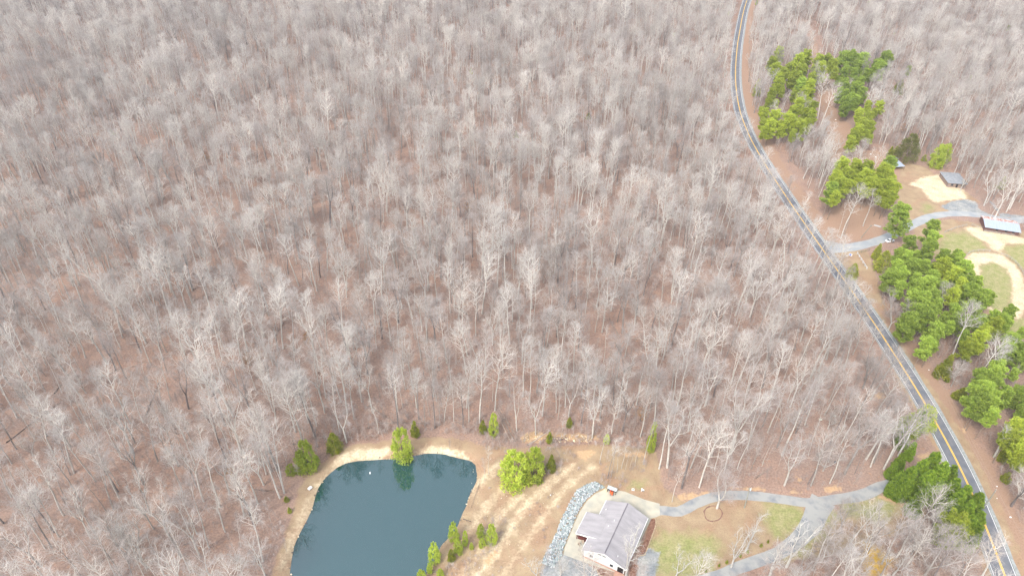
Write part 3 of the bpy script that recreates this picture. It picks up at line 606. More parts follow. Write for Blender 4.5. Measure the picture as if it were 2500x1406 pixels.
clump(A4((890, 680), (980, 730), (930, 770), (1070, 790), (1000, 850), (950, 890)), (11, 14), LEYS, 'screen hiding the road centre line', 'evergreen tree', 'evergreen_tree', G2, 'dense ragged evergreen')
clump(A4((1080, 930), (1010, 960), (1060, 1020)), (11, 13), LEYS, 'trio hiding the lane near the bottom edge', 'evergreen tree', 'evergreen_tree', G2, 'dense upright evergreen')
clump(A4((690, 135), (640, 170), (560, 200), (520, 290)), (9, 11), LEYS + SOFTS[:1], 'group screened by bare branches', 'evergreen tree', 'evergreen_tree', G2, 'half-hidden green tree')
clump(A4((570, 400), (490, 480), (430, 550)), (7, 9), LEYS, 'shaded trio by the driveway mouth', 'evergreen tree', 'evergreen_tree', G2, 'dark low evergreen')
SMALL = [  # base px, top y px, protos, label
 (A1((480, 605))[0], A1((0, 368))[0][1], SOFTS[:1], 'bright green young pine on the left shoulder of the pond bank', 1.1), (A1((430, 610))[0], A1((0, 450))[0][1], SOFTS[1:], 'lower green pine fused to the left-bank pine', 1.0),
 (A1((672, 460))[0], A1((0, 322))[0][1], CEDARS[1:2], 'round olive-green cedar above the pond track', 1.25), (A1((1182, 518))[0], A1((0, 272))[0][1], SOFTS[1:], 'feathery light-green pine overhanging the top of the pond', 1.0),
 (A1((1276, 348))[0], A1((0, 228))[0][1], CEDARS[:1], 'dark narrow cedar behind the feathery pondside pine', 1.0), (A1((1785, 322))[0], A1((0, 225))[0][1], CEDARS[:1], 'brownish cedar beside the bright sapling pine', 1.1),
 (A1((1866, 345))[0], A1((0, 168))[0][1], SOFTS[:1], 'bright pointed sapling pine left of the leaning dead poles', .75), (A1((345, 635))[0], A1((0, 560))[0][1], SOFTS[1:], 'faint low green shrub pine left of the bank pines', 1.5),
 (A1((310, 842))[0], A1((0, 802))[0][1], CEDARS[1:2], 'tiny yellow cedar at the foot of tall trunks left of pond', 1.2), (A1((332, 925))[0], A1((0, 884))[0][1], CEDARS[:1], 'tiny dark cedar below the yellow one left of pond', 1.2),
 (A2((345, 650))[0], A2((0, 385))[0][1], SOFTS[1:], 'left tree of the large twin pines right of the pond', 1.45), (A2((500, 610))[0], A2((0, 362))[0][1], SOFTS[:1], 'right tree of the large twin pines right of the pond', 1.3),
 (A2((642, 552))[0], A2((0, 416))[0][1], CEDARS[2:], 'yellow-green cedar standing apart right of the twin pines', 1.15), (A2((468, 668))[0], A2((0, 560))[0][1], CEDARS[2:], 'yellowish cedar under the twin pines, left of a pair', 1.1),
 (A2((548, 652))[0], A2((0, 572))[0][1], CEDARS[:1], 'yellowish cedar under the twin pines, right of a pair', 1.1), (A2((790, 200))[0], A2((0, 122))[0][1], CEDARS[1:2], 'olive cedar among bare trunks above the clay bank', 1.0),
 (A2((630, 325))[0], A2((0, 238))[0][1], CEDARS[:1], 'small cedar on the orange clay bank beside a pale log', 1.1), (A2((1090, 335))[0], A2((0, 258))[0][1], SOFTS[:1], 'small pale pine beside thin grey poles', 1.1),
 (A2((1440, 400))[0], A2((0, 145))[0][1], SOFTS[:1], 'tall hazy pine sapling among thin poles above the yard', .5), (A1((1568, 1132))[0], A1((0, 992))[0][1], SOFTS[:1], 'bright pine leaning over the right pond edge', .85),
 (A1((1652, 1170))[0], A1((0, 1055))[0][1], SOFTS[:1], 'thin green pine just right of the pond-edge pine', .6), (A1((1770, 1110))[0], A1((0, 1010))[0][1], SOFTS[1:], 'left tree of the green trio beside the dirt track', .95),
 (A1((1850, 1155))[0], A1((0, 1002))[0][1], SOFTS[:1], 'tallest tree of the green trio beside the dirt track', .85), (A1((1780, 1180))[0], A1((0, 1115))[0][1], SOFTS[1:], 'lowest tree of the green trio beside the dirt track', 1.1),
 (A1((1424, 1292))[0], A1((0, 1145))[0][1], SOFTS[:1], 'yellow-green pine at the water on the lower right bank', .9), (A1((1325, 1440))[0], A1((0, 1355))[0][1], SOFTS[1:], 'lime pine cut by the bottom edge beside the pond', 1.2),
 (A1((1600, 1230))[0], A1((0, 1115))[0][1], SOFTS[1:], 'pale airy pine between bank pines and grey thicket', .9), (A1((1548, 1285))[0], A1((0, 1195))[0][1], CEDARS[:1], 'mid-green cedar at the left of the grey thicket', 1.0),
 (A1((1385, 1375))[0], A1((0, 1300))[0][1], SOFTS[:1], 'small dull pine low on the right bank', .9), (A1((1465, 1410))[0], A1((0, 1345))[0][1], SOFTS[1:], 'low pale-green pine at the bottom edge under the thicket', 1.1),
 (A1((1700, 1200))[0], A1((0, 1150))[0][1], SOFTS[:1], 'wispy green seedling pine in the grey thicket', .9),
 (A5((215, 1065))[0], A5((0, 960))[0][1], CEDARS[1:2], 'lone yellow-green cedar touching the right edge of the road', 1.0), (A5((385, 930))[0], A5((0, 820))[0][1], CEDARS[2:], 'green cedar at the corner of the wire fence', 1.0),
 (A5((420, 1010))[0], A5((0, 870))[0][1], CEDARS[1:2], 'bright cedar below the wire fence corner', 1.0), (A5((580, 270))[0], A5((0, 60))[0][1], OLIVE, 'large olive-brown cedar with pale trunk behind the metal-roofed shed', .95),
 (A5((478, 235))[0], A5((0, 155))[0][1], CEDARS[2:], 'lime cedar left of the metal-roofed shed', 1.1), (A5((520, 210))[0], A5((0, 150))[0][1], CEDARS[:1], 'dark cedar squeezed behind the lime cedar', 1.0),
 (A5((790, 305))[0], A5((0, 135))[0][1], SOFTS[:1], 'hazy light-green pine at the wood edge above the sand', .75), (A5((840, 280))[0], A5((0, 130))[0][1], SOFTS[1:], 'right half of the hazy pine pair above the sand', .6),
 (A5((715, 262))[0], A5((0, 215))[0][1], CEDARS[:1], 'small dark cedar left of the hazy pine pair', 1.3), (A5((1240, 450))[0], A5((0, 360))[0][1], CEDARS[:1], 'green cedar behind the pale many-stemmed tree', 1.0),
 (A5((155, 300))[0], A5((0, 238))[0][1], CEDARS[:1], 'tiny cedar at the top of the pale-trunk pine clump', 1.0),
 (A7((990, 890))[0], A7((0, 645))[0][1], CEDARS[2:], 'dark pointed cedar at the foot of the leaning pale trunk', 1.0), (A7((1170, 1095))[0], A7((0, 985))[0][1], CEDARS[1:2], 'small round cedar beside the verge', 1.15),
 (A7((1120, 1085))[0], A7((0, 1010))[0][1], CEDARS[:1], 'smallest cedar of the verge pair, on its left', 1.2), (A7((1620, 380))[0], A7((0, 250))[0][1], CEDARS[:1], 'dark green cedar at the tip of the riding ring', 1.1),
 (A7((1700, 1040))[0], A7((0, 950))[0][1], CEDARS[2:], 'yellow cedar right of the big roadside clump', 1.1), (A7((1760, 1200))[0], A7((0, 1080))[0][1], LEYS[:1], 'very dark evergreen behind the roadside pines', .8),
 (A4((1215, 530))[0], A4((0, 450))[0][1], CEDARS[1:2], 'yellow-green cedar under the fan of grey branches', 1.2), (A4((1240, 690))[0], A4((0, 620))[0][1], CEDARS[:1], 'low cedar in front of the grey verge thicket', 1.2),
 ((1260, 338), 318, CEDARS[2:], 'single green cedar lost in the middle of the bare wood', 1.2), ((1436, 292), 274, CEDARS[:1], 'small cedar in the bare wood left of the road bend', 1.2), ((275, 330), 315, CEDARS[:1], 'tiny dark cedar in the upper left wood', 1.4),
 ((1644, 98), 80, PINES_Y[:1], 'small pine by the road near the top of the wood', .9), ((1776, 48), 28, PINES_Y[:1], 'pine top poking out left of the uppermost road', .9), ((2362, 205), 183, PINES_Y[:1], 'lone lime pine in the upper right wood', .9),
 ((2115, 30), 2, PINES_Y[1:2], 'lime pine at the top edge of the wood', .9), ((2455, 85), 62, PINES_G[:1], 'dull pine near the top right corner', .9), ((1150, 180), 165, CEDARS[2:], 'faint cedar in the far middle wood', 1.2),
 ((1912, 16), -10, PINES_G[:1], 'pine on the top edge right of the road', .9), ((1843, 24), 0, PINES_G[1:2], 'pine beside the top end of the road', .8), ((1845, 235), 188, CEDARS[:1], 'hazy cedar at the right verge of the road bend', .8),
 ((2190, 230), 190, CEDARS[1:2], 'dark cedar in the wood right of the upper pines', .9), ((2180, 90), 78, PINES_G[:1], 'faint green pine in the far right wood', .8), ((2210, 195), 160, PINES_G[2:], 'shadowed pine right of the mid-green row', .8)]
for (b, ty, pr, lab, wd) in SMALL:
    B, h = height_for(b, ty); wd *= (.60 if pr[0] in SOFTS else .8) if b[1] > 900 and b[0] < 2000 else 1.1; h *= .9; EVG.append((B.x, B.y)); pr = random.choice(pr); pn = pr in CEDARS or pr in OLIVE
    put('cedar_tree' if pn else 'pine_tree', pr, B, max(h, .8), lab, 'cedar' if pn else 'pine tree', None, wide=wd)
# seedlings on the lawn
LS = A3((950, 1112), (892, 1145), (778, 1198), (716, 1232), (602, 1286), (538, 1312), (424, 1362), (350, 1395))
for i, (x, y) in enumerate(LS):
    put('conifer_seedling', CEDARS[i % 3], P(x, y + 3), 1.5, 'dark conifer seedling in the lawn row, %s' % ('nearest the driveway fork' if i == 0 else ('lowest and farthest left' if i == 7 else ORD[i] + ' counting down from the driveway fork')), 'seedling', 'conifer seedlings in a row on the lawn', wide=.8)

# ------------------------------------------------------------------ hand-placed bare trees: base px, top y px, variant list, label
HAND = []
def H_(tr, items):
    for bx, by, ty, vs, lab in items:
        (b,), (t,) = tr((bx, by)), tr((0, ty)); HAND.append((b, t[1], vs, lab))
H_(A8, [(965, 1145, 400, V_POLE[:1], 'tall pale straight tree rising behind the left-bank pine'), (1075, 1060, 430, V_POLE[1:2], 'pale pole-like tree, left of the close pair above the round cedar'), (1100, 965, 420, V_THIN[:1], 'thinner pale tree, right of the close pair above the round cedar'),
    (1400, 835, 60, V_POLE[3:4], 'very tall straight tree with a broad crown up the slope from the pond track'), (1280, 640, 30, V_THIN[2:], 'slim straight pale tree left of the broad-crowned tall tree'), (890, 1025, 330, V_POLE[2:3], 'slim tan-grey tree with arching limbs left of the bank pine'),
    (365, 1250, 200, V_FORK[:1], 'grey tree leaning left above the broken orange stub'), (210, 1310, 350, V_POLE[4:5], 'upright tree crossing the leaning grey tree, fan-shaped crown'), (415, 990, 560, V_THIN[1:2], 'thin young tree on open leaf litter left of the tall group'),
    (715, 1400, 560, V_FORK[1:2], 'forked pale tree in the tall group left of the pond'), (655, 1410, 420, V_POLE[5:], 'stoutest pale tree of the tall group left of the pond'), (620, 1150, 450, V_THIN[:1], 'slender tree in the middle of the tall group left of the pond'),
    (195, 960, 340, V_FORK[2:3], 'bushy-crowned grey tree with white fan of branches'), (1165, 330, -150, V_POLE[:1], 'tall tree with dark lower stem up the slope')])
H_(A9, [(1515, 655, -250, V_POLE[1:2], 'right-hand pale trunk ending beside the yellow cedar'), (1555, 608, -120, V_THIN[2:], 'thin pale trunk right next to the yellow cedar'), (935, 740, -20, V_POLE[3:4], 'long pale tree leaning left over open leaf litter'),
    (560, 1230, 560, V_FORK[3:], 'short stout tree with white zigzag limbs at lower left'), (830, 1130, 560, V_POLE[4:5], 'grey tree with a paired stem in lower left wood'), (1150, 570, 200, V_THIN[1:2], 'thin pale tree beside the snapped trunk'),
    (200, 520, 60, V_FORK[:1], 'grey tree with blackened lower stem at lower left'), (60, 1280, 900, V_ROUND[:1], 'low white-limbed tree near the bottom left corner'), (230, 1330, 960, V_OPEN[:1], 'low white tree with forked limbs at the lower left edge'), (1270, 930, 440, V_FORK[1:2], 'multi-stemmed white tree above the tangled brush left of the pond')])
H_(A1, [(435, 430, -150, V_POLE[2:3], 'tall pale trunk standing over the left-bank pine'), (520, 350, -230, V_POLE[5:], 'tall pale trunk between bank pine and round cedar'), (765, 180, -300, V_POLE[1:2], 'solitary thick trunk above the round olive cedar'),
    (1150, 305, -300, V_POLE[3:4], 'thick dark-based trunk directly behind the feathery pond pine'), (1635, 285, -60, V_POLE[:1], 'straight pale trunk above the pond crossing a short log'), (1760, 252, -330, V_POLE[5:], 'tall straight trunk behind the brownish cedar'),
    (1350, 270, -60, V_THIN[:1], 'thin trunk right of the dark narrow cedar'), (1565, 240, -120, V_THIN[2:], 'thin trunk left of the short fallen log'), (1000, 335, 70, V_THIN[1:2], 'thin pole tree left of the feathery pond pine'),
    (1828, 640, 460, V_THIN[1:2], 'dead-looking thin pale sapling on the right end of the pond track'), (1800, 690, 530, V_THIN[:1], 'thinner grey sapling at the top right corner of the pond'), (1540, 450, 375, V_SAP[:1], 'small leafless sapling on the sandy track above the pond'),
    (155, 640, -100, V_POLE[4:5], 'pale leaning trunk at the wood edge left of the bank pines'), (290, 780, 0, V_POLE[:1], 'long pale trunk ending above the yellow cedar, left one'), (1875, 160, -330, V_POLE[2:3], 'straight trunk that the leaning dead poles rest against')])
TP = [(1035, 495, 200), (1100, 620, 290), (1128, 608, 330), (1175, 570, 350), (1210, 540, 290), (1245, 550, 400), (1280, 530, 400), (1320, 520, 330), (1388, 505, 150)]
H_(A2, [(x, y, t, V_THIN[i % 3:i % 3 + 1], 'thin pale pole tree above the yard, %s' % ('leftmost of the row' if i == 0 else ('rightmost of the row' if i == 8 else ORD[i] + ' from the left in the row'))) for i, (x, y, t) in enumerate(TP)])
H_(A2, [(1130, 260, -20, V_POLE[:1], 'thick straight pale trunk above the clay bank, right of the small cedar'), (1222, 237, -120, V_FORK[:1], 'thick trunk slanting right above the yard'), (885, 190, -260, V_POLE[1:2], 'tall trunk right of the olive cedar above the clay bank'),
    (1515, 540, -60, V_POLE[3:4], 'left stem of the pale pair at the wood edge above the driveway'), (1580, 532, 60, V_FORK[2:3], 'right stem of the pale pair at the wood edge above the driveway'), (575, 115, -330, V_POLE[5:], 'straight pale trunk above the pale log on the clay bank'), (720, 330, 120, V_THIN[:1], 'lilac-twigged sapling above the clay cut')])
H_(A3, [(222, 665, 150, V_FORK[3:], 'white-barked tree with a bent top at the wood edge'), (140, 778, 480, V_THIN[1:2], 'broken-topped white sapling standing nearest the patio'), (370, 655, 170, V_POLE[2:3], 'leaning white-barked tree right of the bent-topped one'), (520, 832, 440, V_ROUND[:1], 'round-crowned small tree beside the driveway over the mulch ring'),
    (622, 380, -80, V_POLE[:1], 'left stem of a V-shaped pair up the slope from the driveway'), (636, 378, -200, V_FORK[:1], 'right stem of a V-shaped pair up the slope from the driveway'), (1070, 388, -160, V_POLE[5:], 'tall trunk above the middle of the driveway'), (1090, 640, 240, V_FORK[2:3], 'wide-crowned tan tree just above the driveway'),
    (1415, 520, 350, V_ROUND[1:], 'short bent tree with dark knot above the driveway'), (740, 590, 400, V_SAP[2:3], 'lilac-grey sapling above the utility pole'), (900, 478, 200, V_THIN[2:], 'slender tree between two big trunks above the driveway'), (1600, 545, 60, V_FORK[1:2], 'fan-branched tree above the driveway mouth'), (1570, 290, -140, V_POLE[4:5], 'tall white-barked tree behind the tyre')])
H_(A3, [(965, 1410, 800, V_OPEN[2:], 'largest white-limbed tree crossing the driveway branch'), (1105, 1330, 760, V_OPEN[:1], 'white-limbed tree right of the largest one on the branch drive'), (765, 1190, 900, V_OPEN[1:2], 'slim white-limbed tree on the lawn left of the largest one'), (640, 1330, 1060, V_OPEN[:1], 'low white-limbed tree among the lawn seedlings'),
    (170, 1425, 1210, V_OPEN[1:2], 'low white-limbed tree on the green lawn by the bottom edge'), (1295, 1255, 1000, V_THIN[:1], 'leaning sapling with bright cut tips beside the branch drive'), (1640, 1140, 790, V_POLE[2:3], 'pair-stemmed leaning grey tree below the driveway mouth'), (1780, 1120, 900, V_OPEN[1:2], 'white forked tree on the mossy grass below the driveway'),
    (1400, 1290, 1050, V_ROUND[:1], 'pinkish round tree beside the pile of cut wood'), (1660, 1420, 1160, V_ROUND[1:], 'white round-headed tree at the bottom edge right of the drive'), (1900, 1410, 1160, V_FORK[:1], 'bushy grey tree over the mossy yellow patch'), (1560, 1010, 800, V_ROUND[:1], 'pink-twigged tree inside the driveway fork')])
H_(A2, [(1248, 1405, 1080, V_OPEN[1:2], 'white-limbed tree spreading in front of the house roof'), (715, 1420, 1210, V_OPEN[:1], 'white tree at the bottom edge below the riprap'), (530, 1430, 1240, V_OPEN[1:2], 'white tree left of the riprap at the bottom edge'), (620, 1330, 1060, V_SAP[:1], 'fine twiggy sapling on the dry field left of the riprap')])
H_(A5, [(122, 780, 560, V_THIN[:1], 'leftmost of the three pale trunks under the road-side pines'), (148, 795, 400, V_POLE[:1], 'middle and tallest of the three pale trunks under the pines'), (165, 780, 520, V_THIN[2:], 'rightmost of the three pale trunks under the pines'), (300, 710, 480, V_FORK[3:], 'leaning pale-based trunk under the pines near the leaning pole'),
    (280, 260, 115, V_ROUND[:1], 'round silver-grey tree in front of the bushy pines'), (110, 215, 90, V_OPEN[1:2], 'dark small tree in the orange clearing'), (965, 470, 290, V_OPEN[1:2], 'white leafless tree in front of the dark-roofed building'), (1130, 570, 200, V_OPEN[2:], 'pale many-stemmed tree right of the dark-roofed building'), (920, 360, 150, V_FORK[:1], 'grey tree overhanging the dark-roofed building'),
    (1010, 430, 310, V_OPEN[:1], 'white tree at the right end of the dark-roofed building'), (1305, 595, 350, V_FORK[2:3], 'white-barked leaning tree above the barn'), (800, 1340, 1120, V_FORK[1:2], 'pale straight tree within the roadside pine belt'), (400, 1110, 980, V_SAP[:1], 'split pale snag by the roadside cedars')])
H_(A7, [(1072, 748, 180, V_POLE[3:4], 'big pale leaning trunk among the roadside pines'), (1480, 810, 520, V_OPEN[2:], 'wide spreading silver tree among the roadside pines'), (480, 420, 120, V_ROUND[1:], 'grey brushy tree leaning over the road edge'), (620, 470, 200, V_ROUND[:1], 'grey brushy tree behind the one at the road edge'), (1090, 980, 760, V_ROUND[:1], 'tan twiggy thicket tree beside the verge')])
H_(A4, [(1160, 510, 120, V_OPEN[2:], 'silvery fan of branches leaning over the right verge'), (1290, 880, 480, V_ROUND[:1], 'grey thicket tree at the right verge by the litter'), (1380, 900, 760, V_ROUND[1:], 'grey thicket tree at the right edge of the photo'), (330, 600, 190, V_FORK[:1], 'leaning fan-branched tree at the driveway mouth, left one'),
    (440, 500, 80, V_OPEN[2:], 'leaning fan-branched tree screening the hidden evergreens'), (380, 520, 130, V_POLE[2:3], 'leaning fan-branched tree at the driveway mouth, right one'), (700, 1010, 870, V_ROUND[1:], 'white-grey twiggy tree under the evergreen screen'), (540, 1240, 980, V_ROUND[:1], 'fluffy pale tree below the evergreen screen'),
    (640, 1400, 1130, V_ROUND[1:], 'fluffy pale tree at the bottom edge left of the golden pine'), (400, 1400, 1180, V_OPEN[1:2], 'white forked tree at the bottom edge by the mossy patch')])
hand_xy = []; NB = 0
used = {}
GN_SRC = {}
def bare(vi, loc, h, label, group=None, tilt=None, wide=1.0):
    global NB
    NB += 1; tr = TREES[vi]
    t = put('bare_sapling' if vi in V_SAP else 'bare_tree', tr, loc, h, label, 'sapling' if vi in V_SAP else 'tree', group, tilt=tilt or (random.gauss(0, .03), random.gauss(0, .03)), wide=wide)
    if vi not in GN_SRC: GN_SRC[vi] = [c for c in t.children] if t.children else None
    return t
for b, ty, vs, lab in HAND:
    B, h = height_for(b, ty); h = min(h, 27 if vs[0] in V_POLE + V_FORK + V_THIN else 19); hand_xy.append((B.x, B.y))
    if vs[0] in V_SAP: h = min(h, 9)
    bare(vs[0], B, h, lab, tilt=(0, 0) if vs[0] in V_THIN else None)

# fill of the roadside pine belt
def jg(step, poly):
    q = np.array(poly); lo, hi = q.min(0), q.max(0); a, b = np.meshgrid(np.arange(lo[0], hi[0], step), np.arange(lo[1], hi[1], step)); a, b = a.ravel(), b.ravel()
    a = a + rng.uniform(-.4, .4, a.shape) * step; b = b + rng.uniform(-.4, .4, b.shape) * step; k_ = sdf(a, b, q) > 0; return a[k_], b[k_]
for step, poly, hts, pr, look, wh in ((6.4, A5((470, 1130), (560, 1010), (760, 960), (960, 1080), (1100, 1250), (1240, 1440), (1000, 1560), (760, 1560), (640, 1400)), (10, 14), PINES_G, 'green pine', 'inside the roadside belt between the road and the riding ring'),
        (5.5, A7((880, 560), (1000, 480), (1250, 560), (1150, 700), (1000, 720)), (9, 13), PINES_G + PINES_Y[:1], 'green pine', 'in the gap beside the big leaning pale trunk'),
        (5.2, A7((1330, 560), (1650, 480), (1820, 700), (1800, 1000), (1650, 1100)), (9, 13), PINES_G, 'dull green pine', 'filling the wood edge behind the spreading silver tree'),
        (5.5, A7((1560, 1130), (1820, 1050), (1900, 1400), (1700, 1406)), (9, 13), PINES_G, 'shaded green pine', 'behind the verge at the right edge of the photo')):
    for x, y in zip(*jg(step, W2(poly))):
        if min(math.hypot(x - a, y - b) for a, b in EVG + hand_xy) < 2.6: continue
        h = random.uniform(*hts); lab = 'one %s of those %s' % (look, wh); EVG.append((x, y))
        put('pine_tree', random.choice(pr), (x, y, 0), h, lab, 'pine tree', 'pines ' + wh)

# ------------------------------------------------------------------ the wood itself
def blocked(x, y, margin=0.0):
    """where no forest tree stands"""
    m = np.zeros(x.shape, bool)
    m |= sdf(x, y, shore) > -4.5 - margin
    for L, w in ((DRIVE, 4.2), (BRANCH, 3.6), (FARM, 5), (np.array(TRACK), 3.5)):
        d, _ = seg_dist(x, y, L); m |= d < w
    rd, rs = seg_dist(x, y, ROAD); o = -rd * rs; u, v = proj_np(x, y, np.zeros_like(x))
    m |= (o > -8.0) & (o < 8.5 + 5.5 * np.clip((v - 330) / 100, 0, 1))
    for k in ('dry', 'sand', 'gravel'):
        for p in Z[k]: m |= sdf(x, y, p) > -1.5
    for p in Z['straw'][:2]: m |= sdf(x, y, p) > -2.5
    m |= sdf(x, y, apron) > -3
    for p in NOFOREST: m |= sdf(x, y, p) > 0
    return m
NOFOREST = [W2(A6((700, 540), (850, 540), (880, 820), (970, 920), (920, 1060), (780, 1000), (730, 700))), W2(A3((-60, 1000), (560, 1410), (300, 1700), (-600, 1700), (-600, 900))), W2(A7((330, 100), (900, 700), (1050, 1000), (1400, 1406), (1200, 1406), (600, 600))),
            W2(A5((330, 800), (870, 740), (1050, 900), (900, 1000), (430, 1100))), W2(A4((420, 560), (700, 470), (1150, 850), (1160, 1200), (1100, 1420), (900, 1300), (780, 900), (560, 880))),
            W2(A5((850, 340), (1060, 380), (1060, 440), (870, 430)))]
def jgrid(step, x0, x1, y0, y1, j=.48):
    a, b = np.meshgrid(np.arange(x0, x1, step), np.arange(y0, y1, step)); a = a.ravel(); b = b.ravel()
    return a + rng.uniform(-j, j, a.shape) * step, b + rng.uniform(-j, j, b.shape) * step
def nz2(x, y, s, ph=0): return (np.sin(x * s + ph) * np.sin(y * s * 1.13 + ph * 2) + .6 * np.sin(x * s * 2.3 + y * s * 1.7 + ph * 3) + .4 * np.sin(y * s * 3.1 - x * s * 2.7 + ph)) / 2
def infront(x, y, mpx=160):
    u, v = proj_np(x, y, np.zeros_like(x)); u2, v2 = proj_np(x, y, np.full_like(x, 22.))
    return (u > -mpx) & (u < 2500 + mpx) & (v2 < 1406 + 60) & (v > -mpx)
tx, ty = jgrid(5.9, -640, 700, 96, 900)
k = infront(tx, ty, 200) & ~blocked(tx, ty); tx, ty = tx[k], ty[k]
dens = nz2(tx, ty, .045, 1.3) + .5 * nz2(tx, ty, .12, 4); k = rng.uniform(0, 1, tx.shape) < np.clip(.9 + .35 * dens, .4, 1); tx, ty = tx[k], ty[k]
occ = np.array(hand_xy)
dm = np.full(tx.shape, 1e9)
for ox, oy in occ: dm = np.minimum(dm, np.hypot(tx - ox, ty - oy))
for ox, oy in EVG: dm = np.minimum(dm, np.hypot(tx - ox, (ty - oy) + 2.5) - 3.2)
k = dm > 3.0; tx, ty = tx[k], ty[k]
u, v = proj_np(tx, ty, np.full_like(tx, 10.)); ub, vb = proj_np(tx, ty, np.zeros_like(tx))
dist = np.hypot(np.hypot(tx, ty), CAMH - 10)
vis = (u > 5) & (u < 2495) & (v > 5) & (v < 1400)
ordr = np.argsort(np.where(vis, dist, 1e9)); NEAR = max(0, 300 - NB); near = ordr[:NEAR]; far = ordr[NEAR:]
def zone_label(x, y):
    if x > 1990 and y > 1195: return 'in the pinkish thicket between the branch drive and the road'
    if x > 1640 and y > 1080: return 'on the leaf-covered slope just above the driveway'
    if x > 1640: return 'in the wood left of the road, above the driveway slope'
    if x > 1160 and y > 900: return 'in the wood behind the clay bank and yard'
    if x > 1160: return 'in the middle wood high above the house'
    if x > 760 and y > 880: return 'in the wood directly behind the pond'
    if x > 760: return 'in the wood well behind the pond'
    if x > 420 and y > 1150: return 'in the wood immediately left of the pond'
    if x > 420: return 'in the wood up and left of the pond'
    if y > 1230: return 'near the bottom left corner of the wood'
    return 'in the lower wood along the left edge'
for i in near:
    x, y = float(tx[i]), float(ty[i]); r_ = rng.uniform()
    vi = int(rng.choice(V_POLE)) if r_ < .46 else (int(rng.choice(V_FORK)) if r_ < .68 else int(rng.choice(V_THIN)))
    h = TREES[vi][2] * rng.uniform(.8, 1.05)
    nm = 'slim' if vi in V_THIN else ('forked broad-crowned' if vi in V_FORK else 'straight-stemmed')
    zl = zone_label(float(ub[i]), float(vb[i]))
    bare(vi, (x, y, 0), h, '%s bare tree %s' % (nm, zl), '%s bare trees %s' % (nm, zl))

def scatter(name, X_, Y_, H_s, wide, vi, src, label, tiltsd=.04):
    """one object: points that carry full trees (meshes of the individual trees above) as instances"""
    n = len(X_); me = bpy.data.meshes.new(name); me.vertices.add(n)
    me.vertices.foreach_set('co', np.stack([X_, Y_, np.zeros(n)], 1).ravel().astype(np.float32))
    a = me.attributes.new('rot', 'FLOAT_VECTOR', 'POINT'); a.data.foreach_set('vector', np.stack([rng.normal(0, tiltsd, n), rng.normal(0, tiltsd, n), rng.uniform(0, 6.283, n)], 1).ravel().astype(np.float32))
    a = me.attributes.new('scl', 'FLOAT_VECTOR', 'POINT'); a.data.foreach_set('vector', np.stack([wide, wide, H_s], 1).ravel().astype(np.float32))
    a = me.attributes.new('kin', 'INT', 'POINT'); a.data.foreach_set('value', np.asarray(vi, np.int32))
    o = obj(name, me); tag(o, label, None, None, 'stuff')
    ng = bpy.data.node_groups.new(name, 'GeometryNodeTree'); ng.interface.new_socket(name='Geometry', in_out='INPUT', socket_type='NodeSocketGeometry'); ng.interface.new_socket(name='Geometry', in_out='OUTPUT', socket_type='NodeSocketGeometry')
    N, L = ng.nodes, ng.links; gi, go = N.new('NodeGroupInput'), N.new('NodeGroupOutput'); iop = N.new('GeometryNodeInstanceOnPoints'); jn = N.new('GeometryNodeJoinGeometry')
    for parts in reversed(src):
        j2 = N.new('GeometryNodeJoinGeometry')
        for p_ in parts:
            oi = N.new('GeometryNodeObjectInfo'); oi.transform_space = 'ORIGINAL'; oi.inputs['Object'].default_value = p_; L.new(oi.outputs['Geometry'], j2.inputs[0])
        g2 = N.new('GeometryNodeGeometryToInstance'); L.new(j2.outputs[0], g2.inputs[0]); L.new(g2.outputs[0], jn.inputs[0])
    def attr(nm, ty_):
        q = N.new('GeometryNodeInputNamedAttribute'); q.data_type = ty_; q.inputs['Name'].default_value = nm; return [s for s in q.outputs if s.enabled][0]
    e2r = N.new('FunctionNodeEulerToRotation'); L.new(attr('rot', 'FLOAT_VECTOR'), e2r.inputs[0])
    L.new(gi.outputs[0], iop.inputs['Points']); L.new(jn.outputs[0], iop.inputs['Instance']); iop.inputs['Pick Instance'].default_value = True
    L.new(attr('kin', 'INT'), iop.inputs['Instance Index']); L.new(e2r.outputs[0], iop.inputs['Rotation']); L.new(attr('scl', 'FLOAT_VECTOR'), iop.inputs['Scale'])
    L.new(iop.outputs[0], go.inputs[0]); md = o.modifiers.new('scatter', 'NODES'); md.node_group = ng; return o
bpy.context.view_layer.update()
srcs = [GN_SRC[v_] if GN_SRC.get(v_) else None for v_ in ALL_BIG + V_THIN]
kids = {}
for o in SC.objects:
    if o.parent is not None and o.type == 'MESH': kids.setdefault(o.parent.name, []).append(o)
bymesh = {}
for nm, ch in kids.items():
    if len(ch) == 2: bymesh.setdefault(ch[0].data.name, ch)
src = [bymesh[TREES[v_][0].name] for v_ in ALL_BIG + V_THIN + V_ROUND]
nf = len(far); pool = np.array([0] * 0 + list(range(len(src)))); wts = np.array([.09] * 6 + [.085] * 4 + [.075] * 3 + [.05] * 2); wts /= wts.sum()
vi = rng.choice(pool, nf, p=wts); hs = rng.choice([.55, .7, .85, 1.0, 1.1], nf, p=[.10, .18, .3, .3, .12]) * rng.uniform(.92, 1.08, nf)
scatter('woodland', tx[far], ty[far], hs, hs ** .8 * rng.uniform(.85, 1.25, nf), vi, src, 'mass of bare grey winter trees filling the wood beyond the nearest ones')
